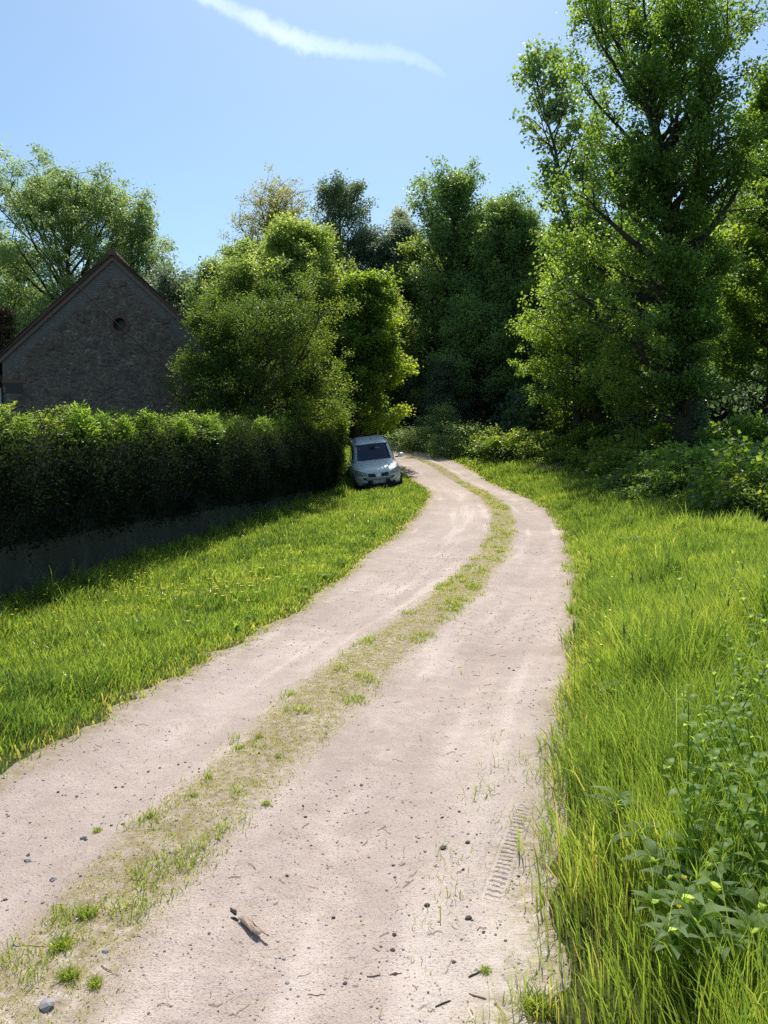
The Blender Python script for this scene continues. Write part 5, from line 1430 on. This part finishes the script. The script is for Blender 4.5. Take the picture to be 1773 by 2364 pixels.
# the weathered chunk of wood
a_ = ground_hit(507, 1980); b_ = ground_hit(556, 2016)
dw = empty('wood_chunk', (a_[0], a_[1], float(road_z(np.array([a_[0]]), np.array([a_[1]]))[0][0])), math.atan2(b_[1] - a_[1], b_[0] - a_[0]))
tag(dw, 'weathered broken chunk of pale wood lying on the track', 'wood')
LW = math.hypot(b_[0] - a_[0], b_[1] - a_[1])
def lump(pts, rad, m, name, seed, sides=9):
    V, Q = tube(pts, rad, sides); rg = np.random.default_rng(seed)
    V = V + rg.normal(size=V.shape) * .0022; V[:, 2] *= .75; V[:, 1] *= .85
    n_ = len(pts)
    T = [[0, k, k + 1] for k in range(1, sides - 1)] + [[(n_ - 1) * sides, (n_ - 1) * sides + k + 1, (n_ - 1) * sides + k] for k in range(1, sides - 1)]
    return link(name, np_mesh(name, V, [Q, np.array(T)], m), dw)
mw = plain('weathered_wood', (.46, .34, .25), .9, noise=.6, nscale=160)
lump([(LW * .28, .002, .008), (LW * .40, .004, .013), (LW * .62, 0, .012), (LW * .86, -.003, .010), (LW * 1.08, -.004, .008)], [.011, .0125, .0105, .0105, .0085], mw, 'main_piece', 1)
lump([(LW * .30, .020, .006), (LW * .55, .021, .008), (LW * .8, .016, .007), (LW * 1.0, .016, .005)], [.006, .007, .006, .005], mw, 'side_splinter', 2)
lump([(LW * .8, .006, .009), (LW * 1.02, .012, .009), (LW * 1.30, .018, .006)], [.004, .0045, .0035], mw, 'side_splinter', 3)
lump([(-LW * .30, .016, .004), (-LW * .22, .008, .006), (-LW * .10, .012, .005), (-LW * .02, .006, .004)], [.0045, .006, .0065, .003], plain('dark_bark', (.045, .033, .027), .9, noise=.4, nscale=80), 'bark_knob', 4)
lump([(LW * .02, -.02, .003), (LW * .14, -.012, .004), (LW * .24, -.01, .003)], [.002, .004, .002], plain('bark_flake', (.05, .037, .03), .9), 'bark_flake', 5)
# individual tufts of grass standing on the track
tg = Grass(); rgt_ = np.random.default_rng(7); n = 220
aa = rgt_.random(n) * 6.28; rr = .05 * rgt_.random(n) * (.5 + .5 * rgt_.random(n))
tg.add(rgt_, rr * np.cos(aa), rr * np.sin(aa), np.zeros(n), (.02 + .05 * rgt_.random(n)), .0025 + .002 * rgt_.random(n), 6 * rr * np.cos(aa), 6 * rr * np.sin(aa), np.clip(.72 + .12 * rgt_.normal(size=n), 0, 1), np.full(n, .55))
tm = tg.mesh('grass_tuft')
for (px, py, s_) in [(1158, 2195, 1.25), (150, 2135, .8), (135, 2065, .9), (190, 1995, .8), (325, 1770, .5), (420, 1730, .5), (210, 1795, .5), (560, 1600, .5), (600, 1645, .45), (1048, 2100, .45), (205, 2150, .6), (450, 1690, .45), (520, 1620, .5), (575, 1745, .5)]:
    x, y, _ = ground_hit(px, py); z = float(road_z(np.array([x]), np.array([y]))[0][0])
    o = link('grass_tuft', tm); o.location = (x, y, z - .005); o.scale = (s_, s_, s_ * .85); o.rotation_euler = (0, 0, prng.random() * 6)
    tag(o, 'short yellow green tuft of grass growing on the dirt track' if py != 2195 else 'dense round tuft of grass at the bottom edge right of the track', 'grass tuft', 'grass tufts on the track' if py != 2195 else None)
# scraps of bark and dead leaves on the bare patch among the brambles
bxy = ground_hit(1215, 1015)
rg = np.random.default_rng(500); n = 900
P = np.stack([bxy[0] + 1.3 * rg.normal(size=n) * .5, bxy[1] + .8 * rg.normal(size=n) * .5, np.zeros(n)], 1); P[:, 2] = gz(P[:, 0], P[:, 1]) + .12 + .12 * rg.random(n)
V, Q = leaf_quads(rg, P, rg.normal(size=(n, 3)) * [1, 1, .3], .07 + .08 * rg.random(n), .05 + .04 * rg.random(n))
tag(link('dead_leaves', np_mesh('dead_leaves', V, [Q], M['dry'], {'tint': np.repeat(rg.random(n), 4)})), kind='stuff')

# ------------------------------------------------------------------ sky, light, camera
w = bpy.data.worlds.new('World'); sc.world = w; w.use_nodes = True
nt = w.node_tree; nt.nodes.clear()
sky = nt.nodes.new('ShaderNodeTexSky'); sky.sky_type = 'NISHITA'; sky.sun_disc = False
sky.sun_elevation = SUN_EL; sky.sun_rotation = SUN_AZ; sky.air_density = 1.0; sky.dust_density = 1.0; sky.ozone_density = 1.0; sky.altitude = 150
bg = nt.nodes.new('ShaderNodeBackground'); bg.inputs['Strength'].default_value = .15
wo_ = nt.nodes.new('ShaderNodeOutputWorld')
mxw = nt.nodes.new('ShaderNodeMix'); mxw.data_type = 'RGBA'; mxw.blend_type = 'MULTIPLY'; mxw.inputs[0].default_value = 1; mxw.inputs[7].default_value = (.86, 1.0, 1.03, 1)
nt.links.new(sky.outputs[0], mxw.inputs[6]); nt.links.new(mxw.outputs[2], bg.inputs[0]); nt.links.new(bg.outputs[0], wo_.inputs[0])

sun = bpy.data.lights.new('sun', 'SUN'); sun.energy = 5.0; sun.angle = R(.53); sun.color = (1.0, .955, .88)
so = bpy.data.objects.new('sun', sun); col.objects.link(so)
dvec = Vector((math.sin(SUN_AZ) * math.cos(SUN_EL), math.cos(SUN_AZ) * math.cos(SUN_EL), math.sin(SUN_EL)))
so.rotation_euler = dvec.to_track_quat('Z', 'Y').to_euler(); so.location = (0, 0, 60)

# thin vapour trail high in the sky
def cloud_mat():
    m, nt = mat('vapour'); n = N(nt)
    o = n.obj()
    u = n.attr('along'); v = n.attr('across'); dn = n.attr('dens')
    f = n.noise(n('ShaderNodeMapping', {'Vector': o, 'Scale': (.0060, .0060, .0060)}).outputs[0], 1.0, 7, .62)
    f2 = n.noise(n('ShaderNodeMapping', {'Vector': o, 'Scale': (.0016, .0016, .0016)}).outputs[0], 1.0, 3, .5)
    edge = n.math('SUBTRACT', 1.0, n.math('ABSOLUTE', v))
    edge = n.math('ADD', edge, n.math('MULTIPLY', n.math('SUBTRACT', f, .5), 1.1))
    al = n.ramp(edge, [(.12, (0, 0, 0)), (.85, (1, 1, 1))], 'EASE')
    al = n.math('MULTIPLY', n.math('MULTIPLY', n.math('MULTIPLY', al, dn), .36), n.ramp(f2, [(.3, (.55, .55, .55)), (.7, (1, 1, 1))]), clamp=True)
    d = n('ShaderNodeBsdfTranslucent', {'Color': (.95, .96, 1, 1)}); d2 = n('ShaderNodeBsdfDiffuse', {'Color': (.9, .92, .95, 1)})
    mx_ = n('ShaderNodeAddShader', {0: d.outputs[0], 1: d2.outputs[0]})
    t = n('ShaderNodeBsdfTransparent')
    s = n('ShaderNodeMixShader', {0: al, 1: t.outputs[0], 2: mx_.outputs[0]}); n.out(s.outputs[0]); return m
cp = [(380, -40, 22, .75), (450, 0, 20, .85), (520, 30, 26, .95), (590, 66, 34, 1.0), (650, 90, 34, .95), (720, 104, 28, .6), (800, 112, 28, .42), (860, 118, 24, .42), (905, 128, 20, .42), (935, 146, 14, .32), (965, 168, 8, .10)]
ts = np.linspace(0, len(cp) - 1, 80); ca = np.array(cp, float)
CP = np.stack([np.interp(ts, np.arange(len(cp)), ca[:, k]) for k in range(4)], 1)
ksm = np.ones(7) / 7
for c_ in range(4): CP[:, c_] = np.convolve(np.pad(CP[:, c_], 3, mode='edge'), ksm, 'valid')
dd = unit(np.gradient(CP[:, :2], axis=0)); nn = np.stack([-dd[:, 1], dd[:, 0]], 1)
V = []; al_, ac_, de_ = [], [], []
for k in range(80):
    for a_ in np.linspace(-1.5, 1.5, 9):
        px, py = CP[k, :2] + nn[k] * a_ * CP[k, 2]
        x, z = at(px, py, 9000); V.append((x, 9000 + a_ * 40, z)); al_.append(k / 79); ac_.append(a_); de_.append(CP[k, 3])
i, j = np.meshgrid(np.arange(79), np.arange(8), indexing='ij')
Q = np.stack([i * 9 + j, i * 9 + j + 1, (i + 1) * 9 + j + 1, (i + 1) * 9 + j], -1).reshape(-1, 4)
tag(link('vapour_trail', np_mesh('vapour_trail', V, [Q], cloud_mat(), {'along': al_, 'across': ac_, 'dens': de_}, smooth=True)), 'thin white vapour trail curving across the upper sky', 'cloud')

cam = bpy.data.cameras.new('camera'); cam.sensor_fit = 'VERTICAL'; cam.sensor_height = 36; cam.lens = F_PX / 2364 * 36
cam.clip_start = .05; cam.clip_end = 30000
co = bpy.data.objects.new('camera', cam); col.objects.link(co)
co.location = (0, 0, EYE); co.rotation_euler = (R(90) - PITCH, 0, 0)
sc.camera = co

sc.render.engine = 'CYCLES'
sc.view_settings.view_transform = 'Standard'; sc.view_settings.look = 'None'; sc.view_settings.exposure = 0
cy = sc.cycles
cy.max_bounces = 8; cy.diffuse_bounces = 5; cy.glossy_bounces = 2; cy.transmission_bounces = 6; cy.transparent_max_bounces = 8
cy.caustics_reflective = False; cy.caustics_refractive = False; cy.sample_clamp_indirect = 4
cy.use_denoising = False
